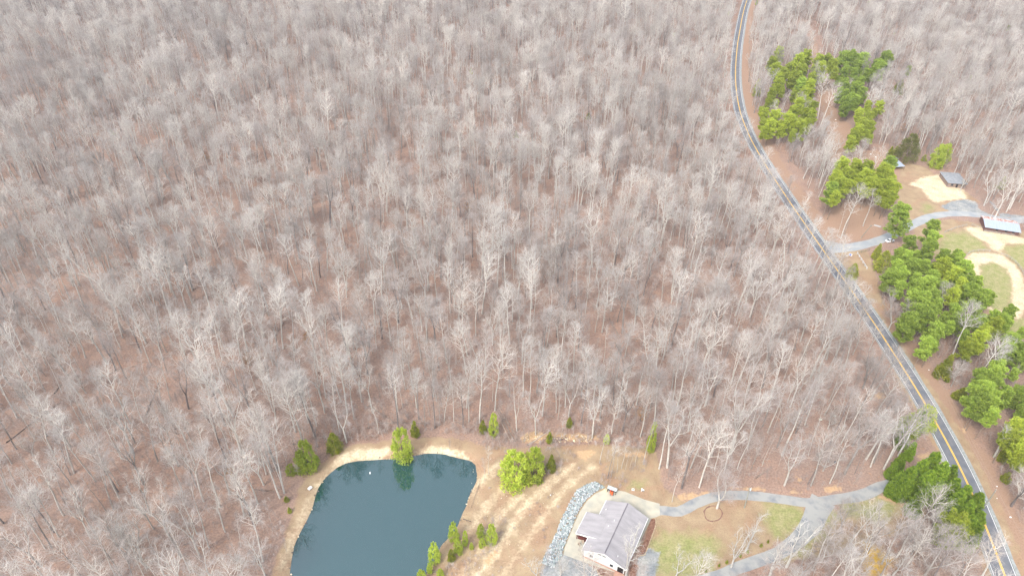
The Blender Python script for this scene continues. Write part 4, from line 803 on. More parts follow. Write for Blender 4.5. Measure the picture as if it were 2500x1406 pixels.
# understorey of leafless saplings
sx_, sy_ = jgrid(3.05, -640, 700, 98, 880); k = infront(sx_, sy_, 120) & ~blocked(sx_, sy_, -1.5); sx_, sy_ = sx_[k], sy_[k]
k = rng.uniform(0, 1, sx_.shape) < np.clip(.55 + .55 * nz2(sx_, sy_, .07, 2.2), .08, 1); sx_, sy_ = sx_[k], sy_[k]; n = len(sx_)
sapsrc = []
for i, v_ in enumerate(V_SAP):
    m0 = TREES[v_][0].name
    if m0 not in bymesh:
        x, y = P(*[(640, 1330), (700, 1345), (1290, 1095), (1480, 1128)][i])[:2]; t = bare(v_, (x, y, 0), TREES[v_][2] * .9, ['grey leafless sapling left of the pond by the track end', 'tangled leafless sapling at the lower left pond bank', 'leafless sapling behind the pale log on the clay bank', 'leafless sapling above the dry yard'][i])
        bymesh[m0] = [o for o in SC.objects if o.parent == t]
    sapsrc.append(bymesh[m0])
hs = rng.uniform(.55, 1.1, n); scatter('undergrowth', sx_, sy_, hs, hs * rng.uniform(.9, 1.4, n), rng.integers(0, 4, n), sapsrc, 'leafless pinkish undergrowth of saplings between the forest trees', .1)
# thickets: denser brush in given patches
TH = [W2(A1((1640, 1290), (1760, 1180), (1820, 1000), (1880, 940), (1940, 1100), (1900, 1220), (1800, 1280), (1740, 1406), (1560, 1430), (1520, 1380))), W2(A1((60, 1420), (30, 1180), (120, 1020), (210, 960), (330, 950), (290, 1100), (230, 1240), (180, 1420))),
      W2(A2((560, 640), (560, 540), (680, 480), (800, 430), (860, 440), (790, 520), (680, 590))), W2(A2((430, 380), (560, 330), (780, 330), (760, 395), (640, 410), (500, 430))), W2(A2((980, 650), (1060, 590), (1230, 580), (1240, 680), (1090, 700))),
      W2(A2((1290, 500), (1390, 440), (1420, 500), (1390, 560), (1300, 550))), W2(A3((1200, 1300), (1420, 1040), (1700, 1000), (1905, 1120), (1905, 1500), (1100, 1500))), W2(A4((560, 900), (860, 900), (900, 1050), (800, 1350), (400, 1400), (300, 1200))),
      W2(A7((400, 60), (560, 110), (900, 700), (800, 640), (520, 400), (420, 200))), W2(A7((1080, 800), (1330, 620), (1400, 900), (1300, 1060), (1130, 1000))), W2(A4((1180, 560), (1400, 520), (1420, 1100), (1300, 900))), W2(A6((460, 960), (560, 880), (800, 880), (780, 1120), (560, 1200))),
      W2(A6((520, 1160), (800, 1130), (820, 1260), (800, 1380), (700, 1300))), W2(A1((640, 300), (900, 340), (1080, 330), (1080, 390), (820, 410), (700, 400))), W2(A2((80, 330), (300, 320), (380, 370), (280, 420), (100, 400))),
      W2(A1((620, 270), (900, 200), (1500, 200), (1950, 230), (1950, 400), (1500, 330), (1100, 340), (900, 380), (700, 410))), W2(A2((640, 340), (640, 240), (1400, 200), (1500, 330), (1450, 400), (1000, 360))), W2(A4((560, 880), (820, 760), (900, 930), (720, 1000))), W2(A5((430, 1100), (640, 900), (850, 1000), (900, 1300), (700, 1400), (560, 1250)))]
bx, by = [], []
for p in TH:
    q = np.array(p); lo, hi = q.min(0), q.max(0); a, b = jgrid(1.35, lo[0], hi[0], lo[1], hi[1]); kk = (sdf(a, b, p) > -.3); a, b = a[kk], b[kk]
    kk = (sdf(a, b, shore) < -1.0) & (seg_dist(a, b, ROAD)[0] > 4.6) & (seg_dist(a, b, DRIVE)[0] > 2.4) & (seg_dist(a, b, BRANCH)[0] > 2.6) & (sdf(a, b, apron) < -.3) & (rng.uniform(0, 1, a.shape) < .72); bx.append(a[kk]); by.append(b[kk])
bx, by = np.concatenate(bx), np.concatenate(by); n = len(bx); hs = rng.uniform(.18, .5, n)
scatter('brush_thicket', bx, by, hs, hs * rng.uniform(1.2, 2.2, n), rng.integers(0, 4, n), sapsrc, 'grey leafless brush growing in low tangled patches', .25)
qx, qy = jgrid(2.6, -260, 300, 100, 340); k = infront(qx, qy, 40) & ~blocked(qx, qy, -2.5); qx, qy = qx[k], qy[k]
k = rng.uniform(0, 1, qx.shape) < np.clip(.40 + .6 * nz2(qx, qy, .11, 5), .04, .9) * np.clip((340 - qy) / 120, 0, 1); qx, qy = qx[k], qy[k]; n = len(qx); hs = rng.uniform(.10, .32, n)
scatter('low_brush', qx, qy, hs, hs * rng.uniform(1.6, 3.2, n), rng.integers(0, 4, n), sapsrc, 'low grey twigs and seedlings on the leaf litter of the wood', .5)
q_ = np.array(W2(A1((1560, 1130), (1760, 700), (1850, 460), (2158, 480)) + A2((640, 415), (1000, 390), (1400, 560), (1200, 600), (900, 640), (700, 900), (560, 1200), (400, 1420), (60, 1420)) + A1((1300, 1420),)))
fx, fy = jgrid(1.9, q_[:, 0].min(), q_[:, 0].max(), q_[:, 1].min(), q_[:, 1].max()); k = (sdf(fx, fy, q_) > 0) & (sdf(fx, fy, shore) < -1.2) & (sdf(fx, fy, rip) < -.5)
for L_r, w_r, a_r in RUTS: k &= seg_dist(fx, fy, np.array(L_r))[0] > w_r + .6
fx, fy = fx[k], fy[k]; k = rng.uniform(0, 1, fx.shape) < np.clip(nz2(fx, fy, .16, 3.3) * 1.1 + .12, 0, .8); fx, fy = fx[k], fy[k]; n = len(fx); hs = rng.uniform(.06, .2, n)
scatter('field_weeds', fx, fy, hs, hs * rng.uniform(2.0, 4.5, n), rng.integers(0, 4, n), sapsrc, 'dead brown weeds in patches on the dry field right of the pond', .4)
print('TREES near', NB, 'far', nf, 'saplings', len(sx_), 'brush', n)

# ------------------------------------------------------------------ buildings
def frame(o, a, b):
    """matrix with origin o (ground), x axis from a towards b"""
    d = Vector((b[0] - a[0], b[1] - a[1], 0)).normalized(); return math.atan2(d.y, d.x)
def slab(mb, p, th): mb.hull([Vector(q) for q in p], th)
Lc, TLc = P(*AH((232, 1040))[0], 3.6), P(*AH((575, 345))[0], 3.6)
u_ = Vector((TLc.x - Lc.x, TLc.y - Lc.y, 0)); HL = u_.length; u_.normalize(); HWD = 13.0
rz = math.atan2(u_.y, u_.x) - math.pi / 2                  # local y along the ridge, local x across to the right
T = thing('house', 'white-sided house with wide grey shingle gable roof and left porch wing', 'house', (Lc.x, Lc.y, 0.0), rz)
def toloc(p):
    d = Vector((p[0] - Lc.x, p[1] - Lc.y)); return (d.x * math.cos(-rz) - d.y * math.sin(-rz), d.x * math.sin(-rz) + d.y * math.cos(-rz))
ZE, ZR, HX = 3.6, 6.5, HWD / 2
mb = MB()
mb.box(.45, HWD - .45, .45, HL - .4, .7, 3.42)
for y in (.45, HL - .4):
    mb.quadpts((.45, y, 3.42), (HWD - .45, y, 3.42), (HWD - .45, y, 3.6), (HX, y, ZR - .18), (.45, y, 3.6))
mb.build('wall', M_WHITE, T)
mb = MB(); mb.box(.43, HWD - .43, .43, HL - .38, .02, .70); mb.build('foundation', M_BRICK, T)
rf = MB()
slab(rf, [(0, 0, ZE), (HX, 0, ZR), (HX, HL, ZR), (0, HL, ZE)], .16); slab(rf, [(HX, 0, ZR), (HWD, 0, ZE), (HWD, HL, ZE), (HX, HL, ZR)], .16)
roof = rf.build('roof', M_ROOF, T)
mb = MB(); mb.box(HX - .16, HX + .16, .3, HL - .3, ZR - .03, ZR + .07); mb.build('ridge_vent', mat('dark_ridge', (.17, .155, .17), var=.2), roof)
mb = MB()                                                # fascia boards
for a, b in (((0, -.02, ZE), (HX, -.02, ZR)), ((HX, -.02, ZR), (HWD, -.02, ZE))): mb.quadpts((a[0], -.03, a[2] - .02), (b[0], -.03, b[2] - .02), (b[0], -.03, b[2] - .26), (a[0], -.03, a[2] - .26))
mb.box(HWD + .002, HWD + .12, 0, HL, ZE - .22, ZE - .02); mb.box(-.12, -.002, 0, HL, ZE - .22, ZE - .02); mb.build('fascia', M_TRIM, T)
for x, y in ((1.2, HL - 3.6), (5.0, HL - 7.2), (4.1, HL - 9.5), (2.0, 1.6), (9.8, 1.9)):
    z = ZE + (ZR - ZE) * (x if x < HX else HWD - x) / HX; mb = MB(); mb.tube([(x, y, z - .05), (x, y, z + .45)], [.11, .11], 8, True); mb.build('vent_pipe', M_TRIM, roof)
for x in (4.6, 5.9):
    mb = MB(); mb.box(x, x + .95, .40, .455, 4.45, 4.7); mb.build('gable_vent', M_DARK, T)
for x in (2.2, 8.3): 
    w_ = MB(); w_.box(x, x + 1.1, .38, .45, 1.5, 2.7); wo = w_.build('window', M_TRIM, T); g_ = MB(); g_.box(x + .08, x + 1.02, .36, .379, 1.58, 2.62); g_.build('pane', M_GLASSD, wo)
mb = MB(); mb.box(10.6, 12.3, .36, .45, .75, 2.9); d_ = mb.build('door', M_DARK, T); mb = MB(); mb.box(12.0, 12.08, .30, .36, 1.6, 1.75); mb.build('handle', M_TRIM, d_)
mb = MB(); mb.box(10.2, 12.9, -1.1, .34, .1, .5); mb.build('step', M_BRICK, T)
# porch wing on the left
po1, po0 = toloc(P(*AH((300, 505))[0], 2.9)), toloc(P(*AH((150, 805))[0], 2.9)); PX = (po0[0] + po1[0]) / 2; y0, y1 = min(po0[1], po1[1]), max(po0[1], po1[1])
XJ = 2.9; zj = ZE + (ZR - ZE) * XJ / HX + .06
mb = MB(); slab(mb, [(PX, y0, 2.95), (XJ, y0, zj), (XJ, y1, zj), (PX, y1, 2.95)], .14); pr = mb.build('porch_roof', M_ROOF, T)
mb = MB()
for y in (y0 - .05, y1 + .02): mb.quadpts((PX, y, 2.93), (XJ - .2, y, zj - .05), (.1, y, 3.4), (PX, y, 2.6))
mb.box(PX - .1, PX - .003, y0, y1, 2.65, 2.9); mb.build('porch_fascia', M_TRIM, T)
mb = MB(); mb.box(PX + .5, .42, y0 + .5, y1 - .5, .06, .32); mb.build('deck', M_REDWOOD, T)
for y in (y0 + .3, (y0 + y1) / 2, y1 - .3): mb = MB(); mb.box(PX + .25, PX + .4, y - .08, y + .08, .05, 2.76); mb.build('post', M_REDWOOD, T)
mb = MB(); mb.box(PX + .3, .43, y0 + .8, y0 + .9, 1.9, 2.7); mb.box(PX + .3, .43, y0 + .8, y0 + .9, .35, .9); mb.build('railing', M_REDWOOD, T)
def to_w(x, y, z=0.0):
    return (Lc.x + x * math.cos(rz) - y * math.sin(rz), Lc.y + x * math.sin(rz) + y * math.cos(rz), z)
M_CUSH = mat('tan_cushion', (.45, .36, .28), var=.2); M_BLACK = mat('black_metal', (.03, .03, .035), rough=.5, var=.2)
for i, (x, y, a) in enumerate(((-1.3, y0 - .2, .4), (-1.9, y0 - 1.3, 1.1))):
    t = thing('patio_chair', ['patio chair with tan cushion just under the porch gable', 'patio chair with tan cushion farther out on the patio'][i], 'chair', to_w(x, y, .05), rz + a, 'patio chairs')
    m_ = MB(); m_.box(-.3, .3, -.3, .3, .38, .5); m_.build('seat', M_CUSH, t); m_ = MB(); m_.box(-.3, .3, .26, .36, .5, 1.0); m_.build('backrest', M_CUSH, t)
    for sx in (-1, 1):
        for sy in (-1, 1): m_ = MB(); m_.box(sx * .28 - .02, sx * .28 + .02, sy * .28 - .02, sy * .28 + .02, 0, .4); m_.build('leg', M_BLACK, t)
        m_ = MB(); m_.box(sx * .32 - .03, sx * .32 + .03, -.3, .33, .62, .67); m_.build('armrest', M_BLACK, t)
# stone edging of the beds
M_STONE = mat('tan_edging_stone', (.50, .40, .27), var=.35, scale=4); M_STONER = mat('maroon_edging', (.22, .11, .10), var=.3, scale=4)
def edging(pts, n, m, label, r=(.10, .17)):
    L = catmull(pts, .3); mbs = []; V = MB()
    for q in L[::max(1, len(L) // n)]:
        a = rng.uniform(0, 3.1); s = rng.uniform(*r); V.box(-s, s, -s * .7, s * .7, -.02, s * 1.1, Matrix.Translation((q[0], q[1], 0)) @ Matrix.Rotation(a, 4, 'Z'))
    tag(V.build('stone_edging', m), label, 'edging', kind='stuff')
edging(W2(AH((1190, 605), (1252, 600), (1260, 700), (1190, 900), (1130, 1060), (1100, 1110), (1040, 1120))), 90, M_STONE, 'tan stone edging round the red mulch bed right of the house')
ring = W2(A3((410, 860), (440, 825), (500, 812), (550, 840), (565, 880), (540, 925), (480, 942), (430, 922), (410, 860)))
edging(ring, 60, M_STONER, 'dark maroon edging round the tree ring on the lawn')
edging(W2(AH((425, 1250), (440, 1320), (490, 1390), (570, 1420))), 40, M_STONE, 'stone edging of the mulch bed before the white gable')

# barn
ze, zr = 2.5, 3.7
F0, F1, B0 = P(*AB((300, 640))[0], ze), P(*AB((1325, 800))[0], ze), P(*AB((268, 325))[0], ze)
BL = (F1.to_2d() - F0.to_2d()).length; a_ = math.atan2(F1.y - F0.y, F1.x - F0.x); nrm = Vector((-math.sin(a_), math.cos(a_))); BD = abs((B0.to_2d() - F0.to_2d()) @ nrm)
T = thing('barn', 'long red-brown stable with rusted back roof slope and pale metal front slope', 'barn', (F0.x, F0.y, 0), a_)
M_RUST = mat('rusty_metal', (.62, .60, .60), col2=(.38, .15, .09), scale=.9, thr=(.44, .54), rough=.6, stretch=(2.2, .6, 1)); M_BARN = mat('barn_boards', (.17, .09, .08), col2=(.12, .065, .06), scale=1.5, stretch=(6, 6, .5))
mb = MB(); slab(mb, [(-.1, -.1, ze), (BL + .1, -.1, ze), (BL + .1, BD * .55, zr), (-.1, BD * .55, zr)], .08); mb.build('front_roof', M_METALROOF, T)
mb = MB(); slab(mb, [(-.1, BD * .55 + .01, zr), (BL + .1, BD * .55 + .01, zr), (BL + .1, BD, ze), (-.1, BD, ze)], .08); mb.build('back_roof', M_RUST, T)
mb = MB(); mb.box(.3, BL - .3, .9, BD - .3, 0, ze - .06)
for x in (.3, BL - .3): mb.quadpts((x, .9, ze - .06), (x, BD - .3, ze - .06), (x, BD * .55, zr - .1))
mb.build('wall', M_BARN, T)
for x in (.36, .62, .82):
    mb = MB(); mb.box(BL * x - .5, BL * x + .55, .86, .895, 1.0, 2.25); mb.build('stall_opening', M_DARK, T); mb = MB(); mb.box(BL * x - .6, BL * x + .65, .80, .855, .08, 1.0); mb.build('half_door', mat('stall_door', (.26, .17, .13), var=.2), T)
for x in (.1, BL * .5, BL - .1): mb = MB(); mb.box(x - .07, x + .07, .0, .14, 0, ze - .12); mb.build('post', M_BARN, T)
mb = MB(); mb.box(.2, BL * .88, .2, .35, .35, .5); mb.box(.2, BL * .88, .2, .35, .8, .95); mb.build('rail', mat('grey_rail', (.36, .34, .31), var=.2), T)

def small_roofed(name, label, cat, fa, fb, back, z0, z1, mroof, mwall, walls=True):
    f0, f1, b0 = P(*fa, z0), P(*fb, z0), P(*back, z1); a = math.atan2(f1.y - f0.y, f1.x - f0.x); L_ = (f1 - f0).to_2d().length; n_ = Vector((-math.sin(a), math.cos(a))); D_ = abs((b0.to_2d() - f0.to_2d()) @ n_)
    t = thing(name, label, cat, (f0.x, f0.y, 0), a); m_ = MB(); slab(m_, [(0, 0, z0), (L_, 0, z0), (L_, D_, z1), (0, D_, z1)], .07); m_.build('roof', mroof, t)
    if walls:
        m_ = MB(); m_.box(.2, L_ - .2, D_ - .25, D_ - .18, 0, z1 - .12); m_.box(.2, .27, .25, D_ - .251, 0, min(z0, z1) - .1); m_.build('wall', mwall, t)
    for x in (.15, L_ - .15):
        for y in (.12, D_ - .1): m_ = MB(); m_.box(x - .05, x + .05, y - .05, y + .05, 0, (z0 if y < 1 else z1) - .1); m_.build('post', mwall, t)
    return t, L_, D_
small_roofed('open_shed', 'open-fronted shed with pale blue-white metal roof under a pine', 'shed', AS((655, 572))[0], AS((918, 553))[0], AS((540, 440))[0], 2.2, 2.7, M_METALROOF, M_REDWOOD)
small_roofed('narrow_lean_to', 'narrow strip-roofed lean-to behind the metal-roofed shed', 'shed', AS((600, 335))[0], AS((780, 405))[0], AS((575, 310))[0], 1.8, 1.9, M_METALROOF, M_REDWOOD)
t, L_, D_ = small_roofed('tool_shelter', 'tiny grey-roofed shelter over the orange mower at the patio end', 'shelter', AH((583, 178))[0], AH((712, 228))[0], AH((612, 138))[0], 1.75, 1.95, mat('pale_grey_board', (.42, .46, .45), var=.2, scale=2), mat('dark_board', (.10, .10, .09), var=.3))
M_DKROOF = mat('dark_blue_grey_roof', (.19, .205, .225), col2=(.27, .275, .28), scale=.7)
# low house with a dark hipped roof, behind bare trees
f0, f1, b0 = P(*AS((1790, 895))[0], 2.5), P(*AS((2200, 925))[0], 2.5), P(*AS((1712, 668))[0], 2.5)
a = math.atan2(f1.y - f0.y, f1.x - f0.x); L_ = (f1 - f0).to_2d().length; D_ = abs((b0.to_2d() - f0.to_2d()) @ Vector((-math.sin(a), math.cos(a))))
T = thing('outbuilding', 'low dark blue-grey hip-roofed building behind bare trees beside the pale sand', 'outbuilding', (f0.x, f0.y, 0), a); h = D_ / 2
mb = MB(); e = 2.5; r_ = 3.2
for q in ([(0, 0, e), (L_, 0, e), (L_ - h * .8, h, r_), (h * .8, h, r_)], [(L_, D_, e), (0, D_, e), (h * .8, h, r_), (L_ - h * .8, h, r_)], [(0, D_, e), (0, 0, e), (h * .8, h, r_)], [(L_, 0, e), (L_, D_, e), (L_ - h * .8, h, r_)], [(0, 0, e), (0, D_, e), (L_, D_, e), (L_, 0, e)]): mb.quadpts(*q)
mb.build('roof', M_DKROOF, T); mb = MB(); mb.box(.5, L_ - .5, .5, D_ - .5, 0, 2.48); mb.build('wall', mat('brown_wall', (.26, .20, .17), var=.2), T)
mb = MB(); mb.box(L_ * .45, L_ * .45 + 1, .44, .495, 0, 2.1); mb.build('door', M_DARK, T)
for x in (.2, .72): mb = MB(); mb.box(L_ * x, L_ * x + 1.1, .44, .495, .9, 2.0); mb.build('window', M_GLASSD, T)

# orange mower under the shelter
c = P(*AH((646, 250))[0]); T = thing('riding_mower', 'orange riding mower parked under the tiny grey shelter', 'mower', (c.x, c.y, .05), rz + .4)
M_ORG = mat('orange_paint', (.75, .14, .04), rough=.4, spec=.5, var=.15)
def cyl(name, x, y, z, r, w, m, parent):
    m_ = MB(); m_.tube([(x - w / 2, y, z), (x + w / 2, y, z)], [r, r], 14, True); return m_.build(name, m, parent)
mb = MB(); mb.box(-.26, .26, -.95, -.2, .32, .78); mb.build('hood', M_ORG, T); mb = MB(); mb.box(-.5, .5, -.2, .75, .3, .45); mb.box(-.45, -.2, .3, .75, .45, .6); mb.box(.2, .45, .3, .75, .45, .6); mb.build('body', M_ORG, T)
mb = MB(); mb.box(-.2, .2, .2, .55, .6, .7); mb.box(-.2, .2, .55, .63, .6, .98); mb.build('seat', M_BLACK, T); mb = MB(); mb.box(-.55, .55, -.25, .2, .1, .26); mb.build('mower_deck', M_ORG, T)
mb = MB(); mb.tube([(0, -.15, .6), (0, .0, .92)], [.02, .02], 6); mb.tube([(.17 * math.cos(t_), .0 + .12 * math.sin(t_), .92 + .08 * math.sin(t_)) for t_ in np.linspace(0, 6.28, 13)], [.018] * 13, 5); mb.build('steering_wheel', M_BLACK, T)
for x in (-.48, .48): cyl('wheel', x, .45, .26, .26, .2, M_BLACK, T); cyl('wheel', x * .9, -.7, .18, .18, .14, M_BLACK, T)
c = P(*AH((625, 212))[0]); T = thing('blue_bin', 'blue plastic bin behind the orange mower', 'bin', (c.x, c.y, .05)); mb = MB(); mb.tube([(0, 0, 0), (0, 0, .75)], [.22, .27], 12, True); mb.build('tub', mat('blue_plastic', (.05, .09, .35), rough=.4, var=.1), T); mb = MB(); mb.tube([(0, 0, .75), (0, 0, .82)], [.29, .27], 12, True); mb.build('lid', mat('navy_plastic', (.03, .05, .16), rough=.4, var=.1), T)
tag(obj('stone_pile', rocks('stone_pile', W2(AH((540, 190), (570, 175), (590, 200), (575, 235), (548, 225))), 26, .12, .26, [mat('cream_stone', (.66, .55, .36), var=.2)])), 'heap of cream stones at the left of the mower shelter', 'stone pile', kind='stuff')
# well lid, tank and pipe
c = P(*AH((946, 200))[0]); T = thing('well_cover', 'square pale-framed lid in the dry grass above the patio', 'lid', (c.x, c.y, 0), -.1); mb = MB()
for q in ((-.42, .42, -.36, -.26), (-.42, .42, .26, .36), (-.42, -.32, -.259, .259), (.32, .42, -.259, .259)): mb.box(*q, 0, .25)
mb.build('frame', M_TRIM, T); mb = MB(); mb.box(-.319, .319, -.258, .258, 0, .18); mb.build('lid', mat('olive_lid', (.30, .31, .24), var=.2), T)
c = P(*AH((1062, 220))[0]); T = thing('standpipe', 'white upright pipe standing in dry grass beside a grey box', 'pipe', (c.x, c.y, 0)); mb = MB(); mb.tube([(0, 0, 0), (0, 0, 1.2)], [.11, .11], 10, True); mb.build('pipe', M_TRIM, T); mb = MB(); mb.tube([(0, 0, 1.2), (0, 0, 1.42)], [.18, .16], 10, True); mb.build('cap', M_TRIM, T)
c = P(*AH((1085, 215))[0]); T = thing('utility_box', 'grey box next to the white upright pipe', 'box', (c.x, c.y, 0), .2); mb = MB(); mb.box(-.25, .25, -.2, .2, 0, .4); mb.build('body', mat('grey_box', (.22, .24, .25), var=.2), T); mb = MB(); mb.box(-.29, .29, -.24, .24, .4, .46); mb.build('lid', M_TRIM, T)

# ------------------------------------------------------------------ poles and wires
def pole(bpx, tpx, hh, label, arm_rot=0.0, lamp=True):
    B = P(*bpx); Tt = P(*tpx, hh); T = thing('utility_pole', label, 'utility pole', (B.x, B.y, 0)); d = Tt - B
    m_ = MB(); m_.tube([(0, 0, 0), tuple(d)], [.17, .12], 10, True); m_.build('pole', M_POLE, T)
    m_ = MB(); mt = Matrix.Translation(d - Vector((0, 0, .5))) @ Matrix.Rotation(arm_rot, 4, 'Z'); m_.box(-.7, .7, -.06, .06, -.06, .06, mt); m_.build('crossarm', M_POLE, T)
    for x in (-.6, .6): m_ = MB(); q = mt @ Vector((x, 0, .06)); m_.tube([q, q + Vector((0, 0, .2))], [.05, .04], 6, True); m_.build('insulator', M_TRIM, T)
    if lamp:
        m_ = MB(); q = mt @ Vector((0, 0, -.3)); q2 = q + Vector((.35, -.1, 0)); m_.tube([q2 + Vector((0, 0, -.45)), q2 + Vector((0, 0, .3))], [.2, .2], 10, True); m_.build('transformer', mat('pale_transformer', (.55, .62, .64), var=.1, rough=.5), T)
    return Tt
def wire(a, b, sag, label, name='power_line', off=0.0):
    m_ = MB(); n_ = 16; d = (b - a); s = Vector((-d.y, d.x, 0)).normalized() * off
    pts = [a + s + d * (i / n_) - Vector((0, 0, sag * 4 * (i / n_) * (1 - i / n_))) for i in range(n_ + 1)]; m_.tube([tuple(p) for p in pts], [.022] * (n_ + 1), 4); tag(m_.build(name, M_WIRE), label, 'power line', 'power lines')
t1 = pole(A3((752, 828))[0], A3((800, 655))[0], 10, 'weathered greenish utility pole at the driveway edge on the tan lawn', .3)
t2 = pole((2305, 1272), (2318, 1243), 9, 'utility pole tucked behind the evergreens by the road', .3, False)
t3 = pole((2101.8, 581), (2127.8, 549.5), 9, 'dark leaning utility pole by the farm drive entrance', .2, False)
B = P(2395, 1160); t4 = Vector((B.x, B.y, 9.0))
wire(t1, t2, 1.0, 'thin power line from the lawn pole towards the evergreens, upper strand', off=.55); wire(t1, t2, 1.3, 'thin power line from the lawn pole towards the evergreens, lower strand', off=-.55)
e5 = P(2560, 1400, 9.0); e6 = P(2432, 1195, 9.0)
pole(tuple(proj((e6.x, e6.y, 0))), (2432, 1195), 9, 'utility pole in the roadside thicket near the lower right corner', .9, False)
wire(t3, e6, 2.0, 'long power line running from the leaning pole down the right verge', off=.4); wire(e6, e5, 1.2, 'power line leaving the photo at the lower right corner', off=.4)
wire(t3, e6, 2.4, 'second long power line down the right verge, beside the first', off=-.4)

# ------------------------------------------------------------------ fences
M_RAIL = mat('grey_fence_wood', (.40, .38, .34), col2=(.30, .29, .26), scale=2); M_RAILW = mat('pale_rail', (.60, .62, .64), var=.15)
def fence(pts, label, h=1.2, gap=2.4, rails=(.45, .8, 1.12), m=M_RAIL, name='rail_fence', r=.05):
    L = catmull(pts, .4); seg = np.concatenate([[0], np.cumsum(np.linalg.norm(np.diff(L, axis=0), axis=1))]); n_ = max(2, int(seg[-1] / gap) + 1); s = np.linspace(0, seg[-1], n_)
    px_, py_ = np.interp(s, seg, L[:, 0]), np.interp(s, seg, L[:, 1]); T = thing(name, label, 'fence', (px_[0], py_[0], 0))
    for x, y in zip(px_, py_): m_ = MB(); x -= px_[0]; y -= py_[0]; m_.box(x - r * 1.4, x + r * 1.4, y - r * 1.4, y + r * 1.4, 0, h); m_.build('post', m, T)
    for z in rails: m_ = MB(); m_.tube([(x - px_[0], y - py_[0], z) for x, y in zip(px_, py_)], [r] * n_, 4); m_.build('rail', m, T)
fence(W2(A5((860, 755), (940, 725), (1010, 708))), 'grey rail fence between pine column and barnyard sand, left piece'); fence(W2(A5((1045, 705), (1090, 722), (1135, 728))), 'short grey rail fence meeting the barn corner')
fence(W2(A5((1000, 925), (1040, 890), (1120, 880), (1170, 885))), 'rail fence curving over the top left of the riding ring'); fence(W2(A5((1245, 905), (1300, 925), (1360, 975), (1405, 1050), (1430, 1150))), 'rail fence curving round the right side of the riding ring')
fence(W2([(2092.5, 620), (2103, 637), (2116, 657.5)]), 'pale single-rail fence slanting away from the farm drive entrance', h=1.1, rails=(.5, 1.0), m=M_RAILW, r=.07)
fence(W2([(2093, 619), (2105, 616), (2122, 612)]), 'low wire fence beside the farm drive entrance', h=1.1, rails=(.2, .4, .6, .8, 1.0), gap=2, m=mat('dark_green_wire', (.16, .18, .13), var=.2), name='wire_fence', r=.025)

# roadside sign, mailbox
c = P(2075, 626); T = thing('roadside_sign', 'small blue and white sign board by the farm drive entrance', 'sign', (c.x, c.y, 0), -.5)
for x in (-.42, .42): mb = MB(); mb.box(x - .04, x + .04, -.04, .04, 0, 1.3); mb.build('post', M_TRIM, T)
mb = MB(); mb.box(-.7, .7, -.075, -.045, .45, 1.5); sp = mb.build('panel', M_TRIM, T); mb = MB(); mb.box(-.5, .35, -.085, -.077, .6, 1.4); mb.build('blue_field', mat('sign_blue', (.03, .14, .55), var=.1, rough=.5), sp)
c = P(2066, 630); T = thing('mailbox', 'pale mailbox on a post beside the blue sign', 'mailbox', (c.x, c.y, 0), .4); mb = MB(); mb.box(-.05, .05, -.05, .05, 0, 1.0); mb.build('post', M_POLE, T)
mb = MB(); mb.tube([(0, -.28, 1.12), (0, .28, 1.12)], [.15, .15], 10, True); mb.build('box', M_TRIM, T)

# white car below the big pine
c = P(2172, 590); T = thing('car', 'white car half hidden under the big round pine on the farm drive', 'car', (c.x, c.y, .03), .35)
M_CAR = mat('white_car_paint', (.80, .82, .84), rough=.25, spec=.6, var=.05)
def loft(secs):
    """secs: list of (x, half width, z bottom, z top) -> closed body along x"""
    m_ = MB()
    for x, w_, a, b in secs: m_.v += [(x, -w_, a), (x, w_, a), (x, w_ * .97, (a + b) / 2), (x, w_ * .8, b), (x, -w_ * .8, b), (x, -w_ * .97, (a + b) / 2)]
    for i in range(len(secs) - 1):
        for j in range(6): p, q = i * 6 + j, i * 6 + (j + 1) % 6; m_.face((p, q, q + 6, p + 6))
    m_.face(range(5, -1, -1)); k_ = (len(secs) - 1) * 6; m_.face(range(k_, k_ + 6)); return m_
loft([(-2.2, .75, .35, .75), (-2.05, .88, .28, .95), (-.8, .9, .25, 1.0), (.9, .9, .25, .95), (2.0, .85, .28, .8), (2.2, .7, .35, .6)]).build('body', M_CAR, T, True)
loft([(-1.55, .74, .95, 1.0), (-1.1, .72, .95, 1.40), (.2, .72, .95, 1.42), (.95, .74, .93, .97)]).build('windows', M_GLASSD, T, True)
mb = MB(); mb.box(-1.0, .15, -.55, .55, 1.415, 1.45); mb.build('roof', M_CAR, T)
for x in (-1.35, 1.35):
    for y in (-.82, .82): m_ = MB(); m_.tube([(x, y - .1, .32), (x, y + .1, .32)], [.32, .32], 14, True); w_ = m_.build('wheel', M_BLACK, T); m_ = MB(); s_ = math.copysign(.105, y); m_.tube([(x, y, .32), (x, y + s_, .32)], [.17, .17], 10, True); m_.build('rim', M_TRIM, w_)
for y in (-.6, .6): mb = MB(); mb.box(2.12, 2.2, y - .12, y + .12, .5, .62); mb.build('headlight', M_TRIM, T)

# ------------------------------------------------------------------ small things lying about
M_WH = mat('bright_white_plastic', (.82, .83, .85), rough=.4, var=.05)
c = P(757, 1192); T = thing('cooler', 'white box-shaped cooler lying on the grassy left bank of the pond', 'cooler', (c.x, c.y, 0), 1.0); mb = MB(); mb.box(-.6, .6, -.38, .38, 0, .3); mb.build('box', M_WH, T); mb = MB(); mb.box(-.64, .64, -.42, .42, .3, .38); mb.build('lid', M_WH, T)
c = P(903.5, 1154, WATER_Z); T = thing('float', 'white bottle-shaped float on the pond water', 'float', (c.x, c.y, WATER_Z + .05), .1); mb = MB(); mb.tube([(0, -.42, 0), (0, -.38, 0), (0, .22, 0), (0, .34, 0)], [.06, .2, .2, .08], 10, True); mb.build('bottle', M_WH, T, True); mb = MB(); mb.tube([(0, .34, 0), (0, .42, 0)], [.08, .08], 8, True); mb.build('neck', M_WH, T)
